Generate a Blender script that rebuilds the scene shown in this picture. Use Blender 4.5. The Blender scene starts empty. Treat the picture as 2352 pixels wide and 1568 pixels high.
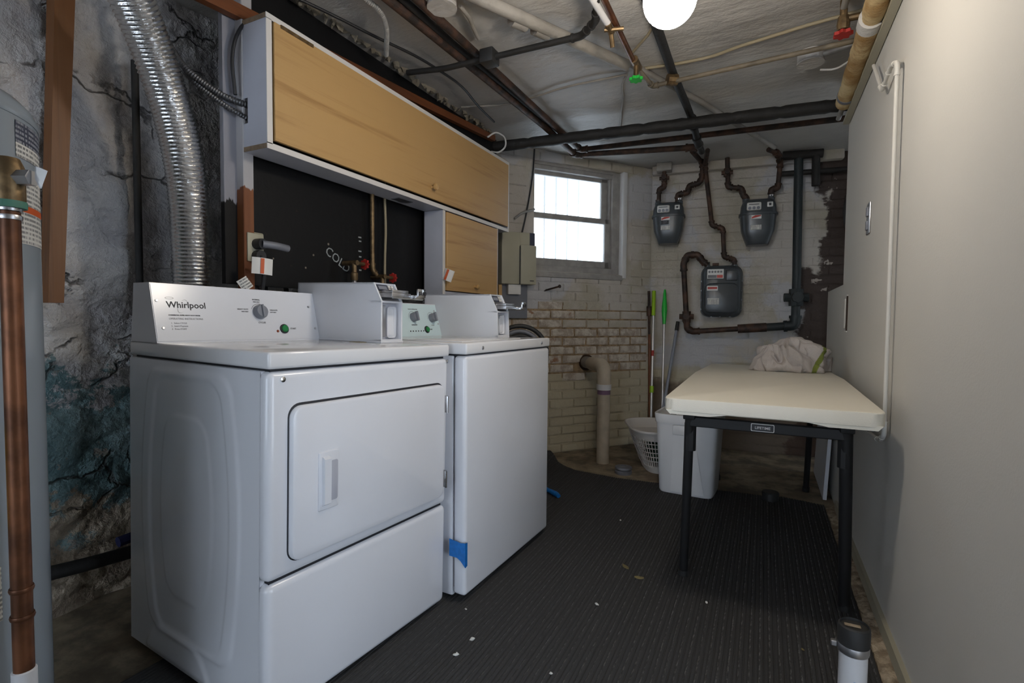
import bpy, bmesh, math, random
from mathutils import Vector, Matrix, noise
random.seed(7)
R = math.radians
sc = bpy.context.scene
COL = sc.collection

# ---------------------------------------------------------------- camera
cam = bpy.data.cameras.new('camera'); cam.lens = 18.0; cam.sensor_width = 36.0; cam.clip_start = 0.02
camo = bpy.data.objects.new('camera', cam); COL.objects.link(camo)
camo.matrix_world = (Matrix.Translation((0, 0, 0.99)) @ Matrix.Rotation(R(26.2), 4, 'Z')
                     @ Matrix.Rotation(R(90 - 2.44), 4, 'X') @ Matrix.Rotation(R(0.5), 4, 'Z'))
sc.camera = camo

# ---------------------------------------------------------------- sky (overcast daylight), exposure
wd = bpy.data.worlds.new('sky'); sc.world = wd; wd.use_nodes = True
bg = wd.node_tree.nodes['Background']; bg.inputs[0].default_value = (0.74, 0.85, 1.0, 1); bg.inputs[1].default_value = 5.2
def portal(name, loc, rot, sx, sy):
    l = bpy.data.lights.new(name, 'AREA'); l.shape = 'RECTANGLE'; l.size = sx; l.size_y = sy; l.cycles.is_portal = True
    o = bpy.data.objects.new(name, l); COL.objects.link(o); o.location = loc; o.rotation_euler = rot
cy = sc.cycles; cy.max_bounces = 5; cy.diffuse_bounces = 4; cy.glossy_bounces = 2; cy.transmission_bounces = 3; cy.adaptive_threshold = .1; cy.adaptive_min_samples = 16
vs = sc.view_settings
vs.view_transform = 'Standard'; vs.look = 'None'; vs.exposure = 0.32; vs.gamma = 1.0; vs.use_curve_mapping = False

# ---------------------------------------------------------------- materials
def nt(name):
    m = bpy.data.materials.new(name); m.use_nodes = True
    t = m.node_tree; return m, t, t.nodes['Principled BSDF']
def N(t, typ, **kw):
    n = t.nodes.new(typ)
    for k, v in kw.items():
        if k in n.inputs: n.inputs[k].default_value = v
        else: setattr(n, k, v)
    return n
def c4(c): return (c[0], c[1], c[2], 1)
def srgb(r, g, b):
    f = lambda v: (v/255/12.92) if v/255 <= .04045 else ((v/255+.055)/1.055)**2.4
    return (f(r), f(g), f(b))
def mixc(t, fac, a, b):
    n = t.nodes.new('ShaderNodeMix'); n.data_type = 'RGBA'
    for s, v in ((6, a), (7, b)):
        if hasattr(v, 'is_output') or isinstance(v, bpy.types.NodeSocket): t.links.new(v, n.inputs[s])
        else: n.inputs[s].default_value = c4(v)
    if isinstance(fac, bpy.types.NodeSocket): t.links.new(fac, n.inputs[0])
    else: n.inputs[0].default_value = fac
    return n.outputs[2]
def math_(t, op, a, b=None, clamp=False):
    n = t.nodes.new('ShaderNodeMath'); n.operation = op; n.use_clamp = clamp
    for i, v in enumerate((a, b)):
        if v is None: continue
        if isinstance(v, bpy.types.NodeSocket): t.links.new(v, n.inputs[i])
        else: n.inputs[i].default_value = v
    return n.outputs[0]
def ramp(t, val, lo, hi):
    n = t.nodes.new('ShaderNodeMapRange'); n.interpolation_type = 'SMOOTHSTEP'
    t.links.new(val, n.inputs[0]); n.inputs[1].default_value = lo; n.inputs[2].default_value = hi
    return n.outputs[0]
def pos(t, scale=(1, 1, 1), obj=False):
    g = t.nodes.new('ShaderNodeTexCoord' if obj else 'ShaderNodeNewGeometry')
    m = t.nodes.new('ShaderNodeMapping'); m.inputs['Scale'].default_value = scale
    t.links.new(g.outputs['Object' if obj else 'Position'], m.inputs[0]); return m.outputs[0]
def nz(t, vec, scale, detail=4, rough=.55):
    n = t.nodes.new('ShaderNodeTexNoise'); n.inputs['Scale'].default_value = scale; n.inputs['Detail'].default_value = detail; n.inputs['Roughness'].default_value = rough
    t.links.new(vec, n.inputs['Vector']); return n.outputs[0]
def xyz(t, vec):
    n = t.nodes.new('ShaderNodeSeparateXYZ'); t.links.new(vec, n.inputs[0]); return n.outputs
def bump(t, p, h, strength, dist=.01):
    b = t.nodes.new('ShaderNodeBump'); b.inputs['Strength'].default_value = strength; b.inputs['Distance'].default_value = dist
    t.links.new(h, b.inputs['Height']); t.links.new(b.outputs[0], p.inputs['Normal'])
def M(name, col, rough=.5, metal=0., var=0., vs_=8, bmp=0., bs=60, col2=None, emit=0, obj=False):
    m, t, p = nt(name)
    p.inputs['Base Color'].default_value = c4(col); p.inputs['Roughness'].default_value = rough; p.inputs['Metallic'].default_value = metal
    v = pos(t, obj=obj)
    if var or col2:
        a = tuple(x*(1-var) for x in col); b = col2 if col2 else tuple(min(1, x*(1+var)) for x in col)
        t.links.new(mixc(t, ramp(t, nz(t, v, vs_), .35, .68), a, b), p.inputs['Base Color'])
    if bmp: bump(t, p, nz(t, v, bs, 5), bmp)
    if emit:
        p.inputs['Emission Color'].default_value = c4(col); p.inputs['Emission Strength'].default_value = emit
    return m
mt = {}
mt['enamel'] = M('white_enamel', srgb(222, 224, 230), .22, var=.015, vs_=2)
mt['enamel2'] = M('white_enamel_top', srgb(224, 224, 226), .10)
mt['gap'] = M('dark_gap', (.012, .013, .018), .6)
mt['black'] = M('black_plastic', (.018, .018, .02), .45)
mt['blackmetal'] = M('black_powdercoat', (.006, .006, .007), .6)
mt['chrome'] = M('chrome', (.72, .73, .75), .18, 1)
mt['steel'] = M('brushed_steel', (.55, .55, .57), .35, 1)
mt['greyplastic'] = M('grey_plastic', srgb(128, 132, 142), .4)
mt['green'] = M('green_button', (.02, .22, .06), .25)
mt['red'] = M('red_plastic', (.35, .02, .015), .45)
mt['led'] = M('amber_lens', (.25, .06, .02), .3)
mt['mint'] = M('mint_panel', srgb(206, 226, 230), .3)
mt['ink'] = M('black_ink', (.03, .03, .035), .6)
mt['ink2'] = M('grey_ink', (.16, .16, .17), .6)
mt['white'] = M('white_paint', srgb(205, 204, 203), .5, var=.04)
mt['whitetrim'] = M('white_edge_band', srgb(214, 210, 206), .45)
mt['cabgrey'] = M('grey_white_melamine', srgb(178, 180, 190), .5, var=.03)
mt['cabedge'] = M('raw_board_edge', srgb(122, 104, 84), .8, var=.15, vs_=60)
mt['paper'] = M('white_sticker', srgb(218, 216, 212), .5)
mt['orange'] = M('orange_print', srgb(196, 84, 30), .5)
mt['redprint'] = M('red_print', srgb(176, 52, 40), .5)
mt['yellow'] = M('yellow_label', srgb(222, 208, 40), .5)
mt['navy'] = M('dark_label', srgb(52, 56, 72), .5)
mt['tank'] = M('grey_tank_enamel', srgb(138, 146, 154), .22, var=.03, vs_=3)
mt['copper'] = M('tarnished_copper', (.16, .064, .03), .45, .6, var=.4, vs_=14)
mt['brass'] = M('aged_brass', (.20, .135, .07), .48, .8, var=.3, vs_=40)
mt['duct'] = M('aluminium_foil', (.80, .80, .80), .16, 1, bmp=.25, bs=70)
mt['ironpipe'] = M('rusty_dark_iron', (.032, .022, .017), .62, .2, var=.4, vs_=18, col2=(.085, .042, .026), bmp=.3, bs=90)
mt['blackpipe'] = M('black_painted_pipe', (.013, .012, .011), .7, 0, var=.3, vs_=16, bmp=.25)
mt['tealpipe'] = M('dark_teal_painted_pipe', srgb(32, 40, 42), .55, 0, var=.2, vs_=9, bmp=.3)
mt['pvc'] = M('white_pvc', srgb(206, 206, 208), .4, var=.04)
mt['pvcold'] = M('old_cream_pvc', srgb(176, 164, 146), .5, var=.10, vs_=11, bmp=.1)
mt['pvcgrey'] = M('painted_grey_pvc', srgb(146, 141, 134), .6, var=.12, vs_=10, bmp=.25)
mt['purple'] = M('purple_primer', srgb(112, 84, 110), .6)
mt['meter'] = M('dark_grey_meter_paint', srgb(66, 71, 75), .32, .1, var=.06, vs_=20)
mt['galv'] = M('painted_conduit', srgb(150, 148, 144), .5, .2, var=.1, vs_=30)
mt['dkgalv'] = M('dull_armoured_cable', srgb(92, 92, 94), .45, .7)
mt['beige'] = M('beige_plastic', srgb(168, 163, 143), .5, var=.02)
mt['greysheet'] = M('grey_sheet_metal', srgb(118, 120, 128), .5, .2, var=.06)
mt['bin'] = M('light_grey_bin', srgb(216, 216, 217), .42, var=.02)
mt['basket'] = M('white_basket', srgb(196, 190, 184), .5)
mt['tabletop'] = M('almond_tabletop', srgb(224, 219, 205), .38, var=.02, vs_=3, bmp=.12, bs=260)
mt['lime'] = M('lime_plastic', srgb(150, 190, 30), .4)
mt['kelly'] = M('green_plastic', srgb(34, 178, 62), .35)
mt['alum'] = M('aluminium_tube', (.62, .62, .63), .35, .8)
mt['tape'] = M('blue_tape', srgb(16, 108, 186), .5, var=.12, vs_=60, bmp=.15)
mt['woodstud'] = M('brown_stud', srgb(120, 74, 34), .75, var=.25, vs_=10, bmp=.2)
mt['leaf'] = M('dried_leaf', srgb(120, 108, 70), .8)
mt['crumb'] = M('paper_scrap', srgb(214, 214, 208), .7)
mt['rubber'] = M('black_rubber', (.02, .02, .02), .55)
mt['insul'] = M('canvas_insulation', srgb(176, 136, 78), .85, var=.30, vs_=9, col2=srgb(206, 184, 140), bmp=.5, bs=70)
mt['insulwhite'] = M('white_lagging', srgb(196, 194, 190), .8, bmp=.3)
mt['wire'] = M('cream_wire', srgb(150, 138, 112), .6)
mt['leadframe'] = M('window_paint', srgb(150, 146, 142), .55, var=.12, vs_=14, bmp=.2)
mt['drywallscrap'] = M('white_board', srgb(196, 198, 202), .5)
mt['blackboardchalk'] = M('chalk', srgb(150, 156, 158), .9)
mt['gaugeface'] = M('meter_index', srgb(206, 206, 202), .45)
mt['puttyspot'] = M('plaster_flake', srgb(128, 120, 106), .9, bmp=.4)
mt['concretestrip'] = M('crumbling_mortar', srgb(168, 150, 126), .95, var=.35, vs_=26, col2=srgb(196, 180, 156), bmp=1.0, bs=55)
mt['holedark'] = M('dark_hole', srgb(60, 40, 24), .9)

def wood_mat(name, base, dark, axis):
    m, t, p = nt(name); s = [22, 22, 22]; s[axis] = .9
    v = pos(t, tuple(s)); a = nz(t, v, 1.0, 6, .6)
    s2 = [60, 60, 60]; s2[axis] = 1.2; b = nz(t, pos(t, tuple(s2)), 1.0, 3)
    w = nz(t, pos(t), 2.0, 2)
    c1 = mixc(t, ramp(t, a, .52, .74), base, dark)
    c2 = mixc(t, math_(t, 'MULTIPLY', ramp(t, b, .55, .8), .35), c1, dark)
    c3 = mixc(t, math_(t, 'MULTIPLY', w, .35), c2, tuple(x*.82 for x in base))
    t.links.new(c3, p.inputs['Base Color']); p.inputs['Roughness'].default_value = .5
    bump(t, p, b, .08); return m
mt['ply'] = wood_mat('birch_plywood', srgb(190, 152, 98), srgb(150, 108, 60), 1)
mt['post'] = wood_mat('brown_timber', srgb(118, 74, 34), srgb(76, 46, 20), 2)
mt['strip'] = wood_mat('rust_brown_timber', srgb(112, 62, 28), srgb(70, 38, 18), 1)

# plaster over rubble, grey paint with peeled teal, brown and bare patches low down
def stone_mat():
    m, t, p = nt('painted_rubble_plaster'); v = pos(t); z = xyz(t, v)[2]
    n1 = nz(t, v, 2.2, 5); n2 = nz(t, v, 7, 6, .65); n3 = nz(t, v, 26, 4)
    n4 = nz(t, pos(t, (1, 1, 1.3)), 4.3, 7, .7)
    base = mixc(t, ramp(t, n2, .3, .7), srgb(178, 177, 180), srgb(206, 203, 200))
    base = mixc(t, math_(t, 'MULTIPLY', ramp(t, n1, .45, .62), .5), base, srgb(178, 170, 165))
    low = math_(t, 'ADD', z, math_(t, 'MULTIPLY', math_(t, 'SUBTRACT', n4, .5), 1.3))
    teal = ramp(t, low, .74, .70); teal = math_(t, 'MULTIPLY', teal, 1)
    tc = mixc(t, ramp(t, n2, .35, .62), srgb(98, 128, 132), srgb(124, 148, 150))
    tc = mixc(t, ramp(t, nz(t, v, 11, 6, .7), .60, .66), tc, srgb(150, 146, 138))
    base = mixc(t, teal, base, tc)
    low2 = math_(t, 'ADD', z, math_(t, 'MULTIPLY', math_(t, 'SUBTRACT', nz(t, v, 5.5, 6, .7), .5), .9))
    brown = mixc(t, ramp(t, n2, .35, .65), srgb(136, 122, 106), srgb(186, 172, 152))
    base = mixc(t, ramp(t, low2, .36, .30), base, brown)
    t.links.new(base, p.inputs['Base Color']); p.inputs['Roughness'].default_value = .72
    vo = t.nodes.new('ShaderNodeTexVoronoi'); vo.feature = 'DISTANCE_TO_EDGE'; vo.inputs['Scale'].default_value = 3.6
    wp = t.nodes.new('ShaderNodeVectorMath'); wp.operation = 'MULTIPLY_ADD'; nc = t.nodes.new('ShaderNodeTexNoise'); nc.inputs['Scale'].default_value = 5; nc.inputs['Detail'].default_value = 5
    t.links.new(v, nc.inputs['Vector']); t.links.new(nc.outputs['Color'], wp.inputs[0]); wp.inputs[1].default_value = (.35, .35, .35); t.links.new(pos(t, (1, .8, 1.7)), wp.inputs[2]); t.links.new(wp.outputs[0], vo.inputs['Vector'])
    crack = ramp(t, vo.outputs[0], .0, .035)
    ck = math_(t, 'MULTIPLY', math_(t, 'SUBTRACT', 1.0, crack), ramp(t, nz(t, v, 3.3, 2), .50, .58))
    base = mixc(t, math_(t, 'MULTIPLY', ck, .75), base, srgb(62, 56, 52)); t.links.new(base, p.inputs['Base Color'])
    h = math_(t, 'ADD', math_(t, 'MULTIPLY', n2, 2.2), math_(t, 'MULTIPLY', n3, .7)); h = math_(t, 'SUBTRACT', h, math_(t, 'MULTIPLY', ck, .8))
    bump(t, p, h, .85, .03); return m
mt['stone'] = stone_mat()
def ceil_mat():
    m, t, p = nt('grey_ceiling_plaster'); v = pos(t); n1 = nz(t, v, 1.6, 5); n2 = nz(t, pos(t, (1, 2.4, 1)), 9, 6, .6)
    b = mixc(t, ramp(t, n1, .35, .65), srgb(174, 171, 168), srgb(190, 187, 182))
    b = mixc(t, math_(t, 'MULTIPLY', ramp(t, nz(t, pos(t, (.6, 3, 1)), 3, 5), .6, .75), .4), b, srgb(196, 190, 180))
    t.links.new(b, p.inputs['Base Color']); p.inputs['Roughness'].default_value = .5
    bump(t, p, math_(t, 'ADD', n2, math_(t, 'MULTIPLY', nz(t, v, 30, 3), .35)), .45, .02); return m
mt['ceil'] = ceil_mat()
def brickpaint(name, exposed=False):
    m, t, p = nt(name); v = pos(t); n1 = nz(t, v, 3.0, 5); n2 = nz(t, v, 17, 6, .65); xs = xyz(t, v)
    if exposed:
        b = mixc(t, ramp(t, n2, .38, .62), srgb(168, 154, 140), srgb(206, 198, 186))
        b = mixc(t, ramp(t, nz(t, v, 9, 5), .64, .72), b, srgb(150, 112, 86))
        k = .8
    else:
        b = mixc(t, ramp(t, n1, .42, .58), srgb(188, 181, 172), srgb(174, 166, 150))
        b = mixc(t, ramp(t, nz(t, v, 2.1, 5), .52, .58), b, srgb(184, 182, 182))
        lowz = math_(t, 'ADD', xs[2], math_(t, 'MULTIPLY', math_(t, 'SUBTRACT', n1, .5), .8))
        b = mixc(t, ramp(t, lowz, .72, .55), b, srgb(186, 176, 152))
        k = .5
    t.links.new(b, p.inputs['Base Color']); p.inputs['Roughness'].default_value = .75
    bump(t, p, math_(t, 'ADD', n2, math_(t, 'MULTIPLY', nz(t, v, 60, 3), .4)), k, .012); return m
mt['brickp'] = brickpaint('painted_brick'); mt['bricke'] = brickpaint('bare_whitewashed_brick', True)
mt['mortar'] = M('tan_mortar', srgb(150, 128, 100), .95, var=.3, vs_=22, bmp=.8, bs=80)
def backpaint():
    # the same paint; the right-hand part of the wall has an old dark brown coat with a ragged border
    m = mt['brickp'].copy(); m.name = 'painted_brick_with_brown_coat'; t = m.node_tree; p = t.nodes['Principled BSDF']
    src = p.inputs['Base Color'].links[0].from_socket
    v = pos(t, obj=False); s = xyz(t, v); n = nz(t, v, 5, 5, .6); n = math_(t, 'MULTIPLY', math_(t, 'SUBTRACT', n, .5), .35)
    lowr = math_(t, 'MULTIPLY', ramp(t, math_(t, 'ADD', s[2], n), 1.40, 1.36), ramp(t, math_(t, 'ADD', s[0], n), .17, .21))
    right = ramp(t, math_(t, 'ADD', s[0], n), .37, .40)
    top = math_(t, 'MULTIPLY', ramp(t, math_(t, 'ADD', s[2], n), 1.90, 1.94), ramp(t, math_(t, 'ADD', s[0], n), .27, .31))
    f = math_(t, 'MAXIMUM', math_(t, 'MAXIMUM', lowr, right), top)
    low2 = math_(t, 'MULTIPLY', ramp(t, math_(t, 'ADD', s[2], n), .55, .45), 0.8)
    spots = ramp(t, nz(t, v, 14, 3), .66, .69)
    br = mixc(t, spots, srgb(66, 54, 48), srgb(168, 158, 148))
    c = mixc(t, f, src, br); c = mixc(t, low2, c, srgb(86, 66, 54))
    t.links.new(c, p.inputs['Base Color']); return m
mt['brickb'] = backpaint()
def drywall():
    m, t, p = nt('cream_drywall_paint'); v = pos(t); n = nz(t, v, 1.4, 4)
    t.links.new(mixc(t, n, srgb(202, 200, 194), srgb(210, 207, 201)), p.inputs['Base Color']); p.inputs['Roughness'].default_value = .6
    bump(t, p, nz(t, v, 180, 2), .06); return m
mt['drywall'] = drywall()
def floor_mat():
    m, t, p = nt('bare_concrete'); v = pos(t); n = nz(t, v, 6, 7, .65)
    b = mixc(t, ramp(t, n, .35, .68), srgb(96, 86, 72), srgb(160, 146, 122)); b = mixc(t, ramp(t, nz(t, v, 2.5, 3), .5, .7), b, srgb(112, 96, 78))
    t.links.new(b, p.inputs['Base Color']); p.inputs['Roughness'].default_value = .85; bump(t, p, n, .5); return m
mt['concrete'] = floor_mat()
def carpet_mat():
    m, t, p = nt('black_ribbed_carpet'); v = pos(t); s = xyz(t, v)
    ph = math_(t, 'FRACT', math_(t, 'DIVIDE', s[0], .0266))
    line = math_(t, 'MULTIPLY', ramp(t, ph, .40, .46), ramp(t, ph, .62, .56))
    sp = ramp(t, nz(t, pos(t, (160, 45, 1)), 1.0, 3, .7), .44, .64)
    f = math_(t, 'MULTIPLY', math_(t, 'MULTIPLY', line, sp), .75)
    base = mixc(t, nz(t, v, 300, 2), (.044, .044, .045), (.066, .066, .067))
    dust = ramp(t, nz(t, v, 120, 5, .75), .70, .80)
    c = mixc(t, f, base, (.20, .20, .198)); c = mixc(t, math_(t, 'MULTIPLY', dust, .25), c, (.3, .29, .26))
    t.links.new(c, p.inputs['Base Color']); p.inputs['Roughness'].default_value = .95; p.inputs['Specular IOR Level'].default_value = .15
    bump(t, p, nz(t, v, 420, 2), .4, .004); return m
mt['carpet'] = carpet_mat()
def board_mat():
    m, t, p = nt('black_board_with_white_strip'); v = pos(t); s = xyz(t, v); n = math_(t, 'MULTIPLY', math_(t, 'SUBTRACT', nz(t, pos(t, (1, 60, 6)), 1.0, 3), .5), .08)
    f = math_(t, 'MULTIPLY', ramp(t, math_(t, 'ADD', s[2], n), 1.385, 1.392), ramp(t, s[1], 1.232, 1.228))
    k = mixc(t, ramp(t, nz(t, v, 24, 3), .72, .76), (.005, .005, .0055), (.02, .016, .013))
    t.links.new(mixc(t, f, k, srgb(138, 138, 146)), p.inputs['Base Color']); p.inputs['Roughness'].default_value = .55; p.inputs['Specular IOR Level'].default_value = .25; bump(t, p, nz(t, v, 40, 3), .1); return m
mt['board'] = board_mat()
def stud_mat():
    m, t, p = nt('half_painted_stud'); v = pos(t); s = xyz(t, v); n = math_(t, 'MULTIPLY', math_(t, 'SUBTRACT', nz(t, pos(t, (60, 60, 6)), 1.0, 3), .5), .06)
    f = ramp(t, math_(t, 'ADD', s[2], n), 1.430, 1.436)
    w = mixc(t, nz(t, pos(t, (40, 40, 1.5)), 1, 4), srgb(96, 52, 26), srgb(132, 78, 40))
    t.links.new(mixc(t, f, w, srgb(168, 166, 168)), p.inputs['Base Color']); p.inputs['Roughness'].default_value = .6; return m
mt['studm'] = stud_mat()
def towel_mat():
    m, t, p = nt('grey_terry_with_green_stripe'); v = pos(t, obj=True); s = xyz(t, v)
    q = math_(t, 'ADD', math_(t, 'MULTIPLY', s[0], .80), math_(t, 'MULTIPLY', s[2], -.42)); q = math_(t, 'ADD', q, math_(t, 'MULTIPLY', math_(t, 'SUBTRACT', nz(t, v, 6, 2), .5), .05))
    st = math_(t, 'MULTIPLY', ramp(t, q, .066, .070), ramp(t, q, .090, .086))
    n = nz(t, v, 300, 2); b = mixc(t, n, srgb(176, 168, 162), srgb(204, 196, 190))
    b = mixc(t, math_(t, 'MULTIPLY', ramp(t, nz(t, v, 12, 3), .45, .65), .3), b, srgb(166, 160, 162))
    t.links.new(mixc(t, st, b, srgb(120, 130, 58)), p.inputs['Base Color']); p.inputs['Roughness'].default_value = .95
    bump(t, p, nz(t, v, 380, 2), .6, .006); return m
mt['towel'] = towel_mat()
def print_mat(name, base, ink, sc_=(1, 1, 1), thr=.55):
    m, t, p = nt(name); v = pos(t, (220, 220, 420), obj=True); rows = math_(t, 'FRACT', math_(t, 'MULTIPLY', xyz(t, pos(t, obj=True))[2], 110))
    f = math_(t, 'MULTIPLY', ramp(t, rows, .45, .5), ramp(t, nz(t, pos(t, (260, 260, 30), obj=True), 1.0, 1), .42, .46))
    t.links.new(mixc(t, math_(t, 'MULTIPLY', f, .8), base, ink), p.inputs['Base Color']); p.inputs['Roughness'].default_value = .5; return m
mt['printw'] = print_mat('printed_white_label', srgb(206, 204, 198), srgb(90, 90, 92))
mt['printn'] = print_mat('printed_dark_label', srgb(60, 64, 80), srgb(150, 152, 158))
mt['printy'] = print_mat('printed_yellow_label', srgb(214, 200, 36), srgb(40, 38, 20))
def glass_mat():
    m = bpy.data.materials.new('frosted_pane'); m.use_nodes = True; t = m.node_tree; t.nodes.clear()
    o = t.nodes.new('ShaderNodeOutputMaterial'); a = t.nodes.new('ShaderNodeBsdfTransparent'); b = t.nodes.new('ShaderNodeBsdfTranslucent'); g = t.nodes.new('ShaderNodeBsdfGlossy'); g.inputs['Roughness'].default_value = .2
    b.inputs[0].default_value = (.95, .97, .97, 1); a.inputs[0].default_value = (.95, .97, .97, 1)
    x = t.nodes.new('ShaderNodeMixShader'); x.inputs[0].default_value = .25; t.links.new(a.outputs[0], x.inputs[1]); t.links.new(b.outputs[0], x.inputs[2])
    y = t.nodes.new('ShaderNodeMixShader'); y.inputs[0].default_value = .05; t.links.new(x.outputs[0], y.inputs[1]); t.links.new(g.outputs[0], y.inputs[2])
    t.links.new(y.outputs[0], o.inputs[0]); return m
mt['pane'] = glass_mat()
def clear_mat():
    m, t, p = nt('clear_plastic'); p.inputs['Base Color'].default_value = (.9, .92, .94, 1); p.inputs['Roughness'].default_value = .1; p.inputs['Transmission Weight'].default_value = .6; return m
mt['bulb'] = M('glowing_globe', (1.0, .90, .77), .3, emit=77)

# ---------------------------------------------------------------- mesh helpers
class MB:
    def __init__(s): s.v = []; s.f = []
    def add(s, vs, fs, mat=None):
        o = len(s.v); s.v += [tuple(mat @ Vector(x)) if mat else tuple(x) for x in vs]; s.f += [tuple(i+o for i in f) for f in fs]; return s
    def box(s, x0, x1, y0, y1, z0, z1, bev=0, seg=2, mat=None):
        if bev:
            b = bmesh.new(); bmesh.ops.create_cube(b, size=1, matrix=Matrix.Translation(((x0+x1)/2, (y0+y1)/2, (z0+z1)/2)) @ Matrix.Diagonal((abs(x1-x0), abs(y1-y0), abs(z1-z0), 1)))
            bmesh.ops.bevel(b, geom=b.edges[:], offset=bev, segments=seg, affect='EDGES', profile=.5)
            b.verts.index_update(); vs = [v.co.copy() for v in b.verts]; fs = [[v.index for v in f.verts] for f in b.faces]; b.free(); return s.add(vs, fs, mat)
        vs = [(x0, y0, z0), (x1, y0, z0), (x1, y1, z0), (x0, y1, z0), (x0, y0, z1), (x1, y0, z1), (x1, y1, z1), (x0, y1, z1)]
        return s.add(vs, [(0, 3, 2, 1), (4, 5, 6, 7), (0, 1, 5, 4), (1, 2, 6, 5), (2, 3, 7, 6), (3, 0, 4, 7)], mat)
    def prism(s, prof, x0, x1, mat=None):   # profile (y,z) extruded along x
        n = len(prof); vs = [(x0, y, z) for y, z in prof] + [(x1, y, z) for y, z in prof]
        fs = [(i, (i+1) % n, (i+1) % n+n, i+n) for i in range(n)] + [tuple(range(n-1, -1, -1)), tuple(range(n, 2*n))]
        return s.add(vs, fs, mat)
    def tube(s, pts, r, seg=12, fillet=0, cap=True, rf=None, mat=None):
        pts = [Vector(p) for p in pts]
        if fillet: pts = fil(pts, fillet)
        n = len(pts); T = []
        for i in range(n):
            a = pts[max(0, i-1)]; b = pts[min(n-1, i+1)]; T.append((b-a).normalized())
        up = Vector((0, 0, 1)) if abs(T[0].z) < .9 else Vector((1, 0, 0))
        x = T[0].cross(up).normalized(); vs = []; fs = []
        for i in range(n):
            x = (x - T[i]*x.dot(T[i])).normalized(); y = T[i].cross(x)
            rr = rf(i) if rf else r
            for k in range(seg):
                a = 2*math.pi*k/seg; vs.append(pts[i]+x*(rr*math.cos(a))+y*(rr*math.sin(a)))
        for i in range(n-1):
            for k in range(seg):
                k2 = (k+1) % seg; fs.append((i*seg+k, i*seg+k2, (i+1)*seg+k2, (i+1)*seg+k))
        if cap: fs += [tuple(range(seg-1, -1, -1)), tuple((n-1)*seg+k for k in range(seg))]
        return s.add(vs, fs, mat)
    def lathe(s, prof, seg=24, mat=None):    # profile (r,z) about z
        vs = []; fs = []; n = len(prof)
        for r, z in prof:
            for k in range(seg): a = 2*math.pi*k/seg; vs.append((r*math.cos(a), r*math.sin(a), z))
        for i in range(n-1):
            for k in range(seg): k2 = (k+1) % seg; fs.append((i*seg+k, i*seg+k2, (i+1)*seg+k2, (i+1)*seg+k))
        fs += [tuple(range(seg-1, -1, -1)), tuple((n-1)*seg+k for k in range(seg))]
        return s.add(vs, fs, mat)
    def loft(s, secs, N=28, p=4, mat=None):  # secs: (z, cx, cy, hw, hd) superellipse sections
        vs = []; fs = []
        for z, cx, cy, hw, hd in secs:
            for k in range(N):
                a = 2*math.pi*k/N; c = math.cos(a); d = math.sin(a)
                vs.append((cx+hw*math.copysign(abs(c)**(2/p), c), cy+hd*math.copysign(abs(d)**(2/p), d), z))
        for i in range(len(secs)-1):
            for k in range(N): k2 = (k+1) % N; fs.append((i*N+k, i*N+k2, (i+1)*N+k2, (i+1)*N+k))
        fs += [tuple(range(N-1, -1, -1)), tuple((len(secs)-1)*N+k for k in range(N))]
        return s.add(vs, fs, mat)
    def mesh(s, name, smooth=35):
        me = bpy.data.meshes.new(name); me.from_pydata(s.v, [], s.f); me.update()
        b = bmesh.new(); b.from_mesh(me); bmesh.ops.recalc_face_normals(b, faces=b.faces[:]); b.to_mesh(me); b.free()
        if smooth:
            me.polygons.foreach_set('use_smooth', [True]*len(me.polygons)); me.set_sharp_from_angle(angle=R(smooth))
        return me
    def build(s, name, mat, parent=None, smooth=35):
        return ob(name, s.mesh(name, smooth), mat, parent)
def fil(pts, r, n=5):
    out = [pts[0]]
    for i in range(1, len(pts)-1):
        p = pts[i]; a = pts[i-1]-p; b = pts[i+1]-p; la, lb = a.length, b.length; q = min(r, la*.49, lb*.49)
        a = p+a.normalized()*q; b = p+b.normalized()*q
        for k in range(n+1):
            t = k/n; out.append(a*(1-t)**2+p*(2*t*(1-t))+b*t*t)
    return out+[pts[-1]]
def ob(name, me, mat, parent=None):
    o = bpy.data.objects.new(name, me); COL.objects.link(o)
    if mat:
        m = mt[mat] if isinstance(mat, str) else mat
        if not me.materials: me.materials.append(m)
    if parent: o.parent = parent
    return o
def tag(o, label, cat, group=None):
    o['label'] = label; o['category'] = cat
    if group: o['group'] = group
    return o
def struct(o): o['kind'] = 'structure'; return o
def empty(name, mat4, label=None, cat=None, group=None):
    o = bpy.data.objects.new(name, None); COL.objects.link(o); o.empty_display_size = .05
    o.matrix_world = mat4 if isinstance(mat4, Matrix) else Matrix.Translation(mat4)
    if label: tag(o, label, cat, group)
    return o
def frame(o, x, y, z=None):
    x = Vector(x).normalized(); y = Vector(y); z = x.cross(y).normalized(); y = z.cross(x)
    m = Matrix((x, y, z)).transposed().to_4x4(); m.translation = Vector(o); return m
def text(name, body, size, mat4, mat, parent, align='LEFT', depth=.0004, bold=0):
    c = bpy.data.curves.new(name, 'FONT'); c.body = body; c.size = size; c.align_x = align; c.extrude = depth; c.offset = bold; c.resolution_u = 2
    t = bpy.data.objects.new(name, c); COL.objects.link(t)
    me = bpy.data.meshes.new_from_object(t); bpy.data.objects.remove(t); bpy.data.curves.remove(c)
    o = ob(name, me, mat, parent); o.matrix_local = mat4; return o
RX = Matrix.Rotation(R(90), 4, 'X')      # upright face looking to -y
def tubes(name, pts, r, mat, label=None, cat=None, parent=None, seg=12, fillet=.0, group=None):
    o = MB().tube(pts, r, seg, fillet).build(name, mat, parent, 50)
    if label: tag(o, label, cat, group)
    return o
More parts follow.
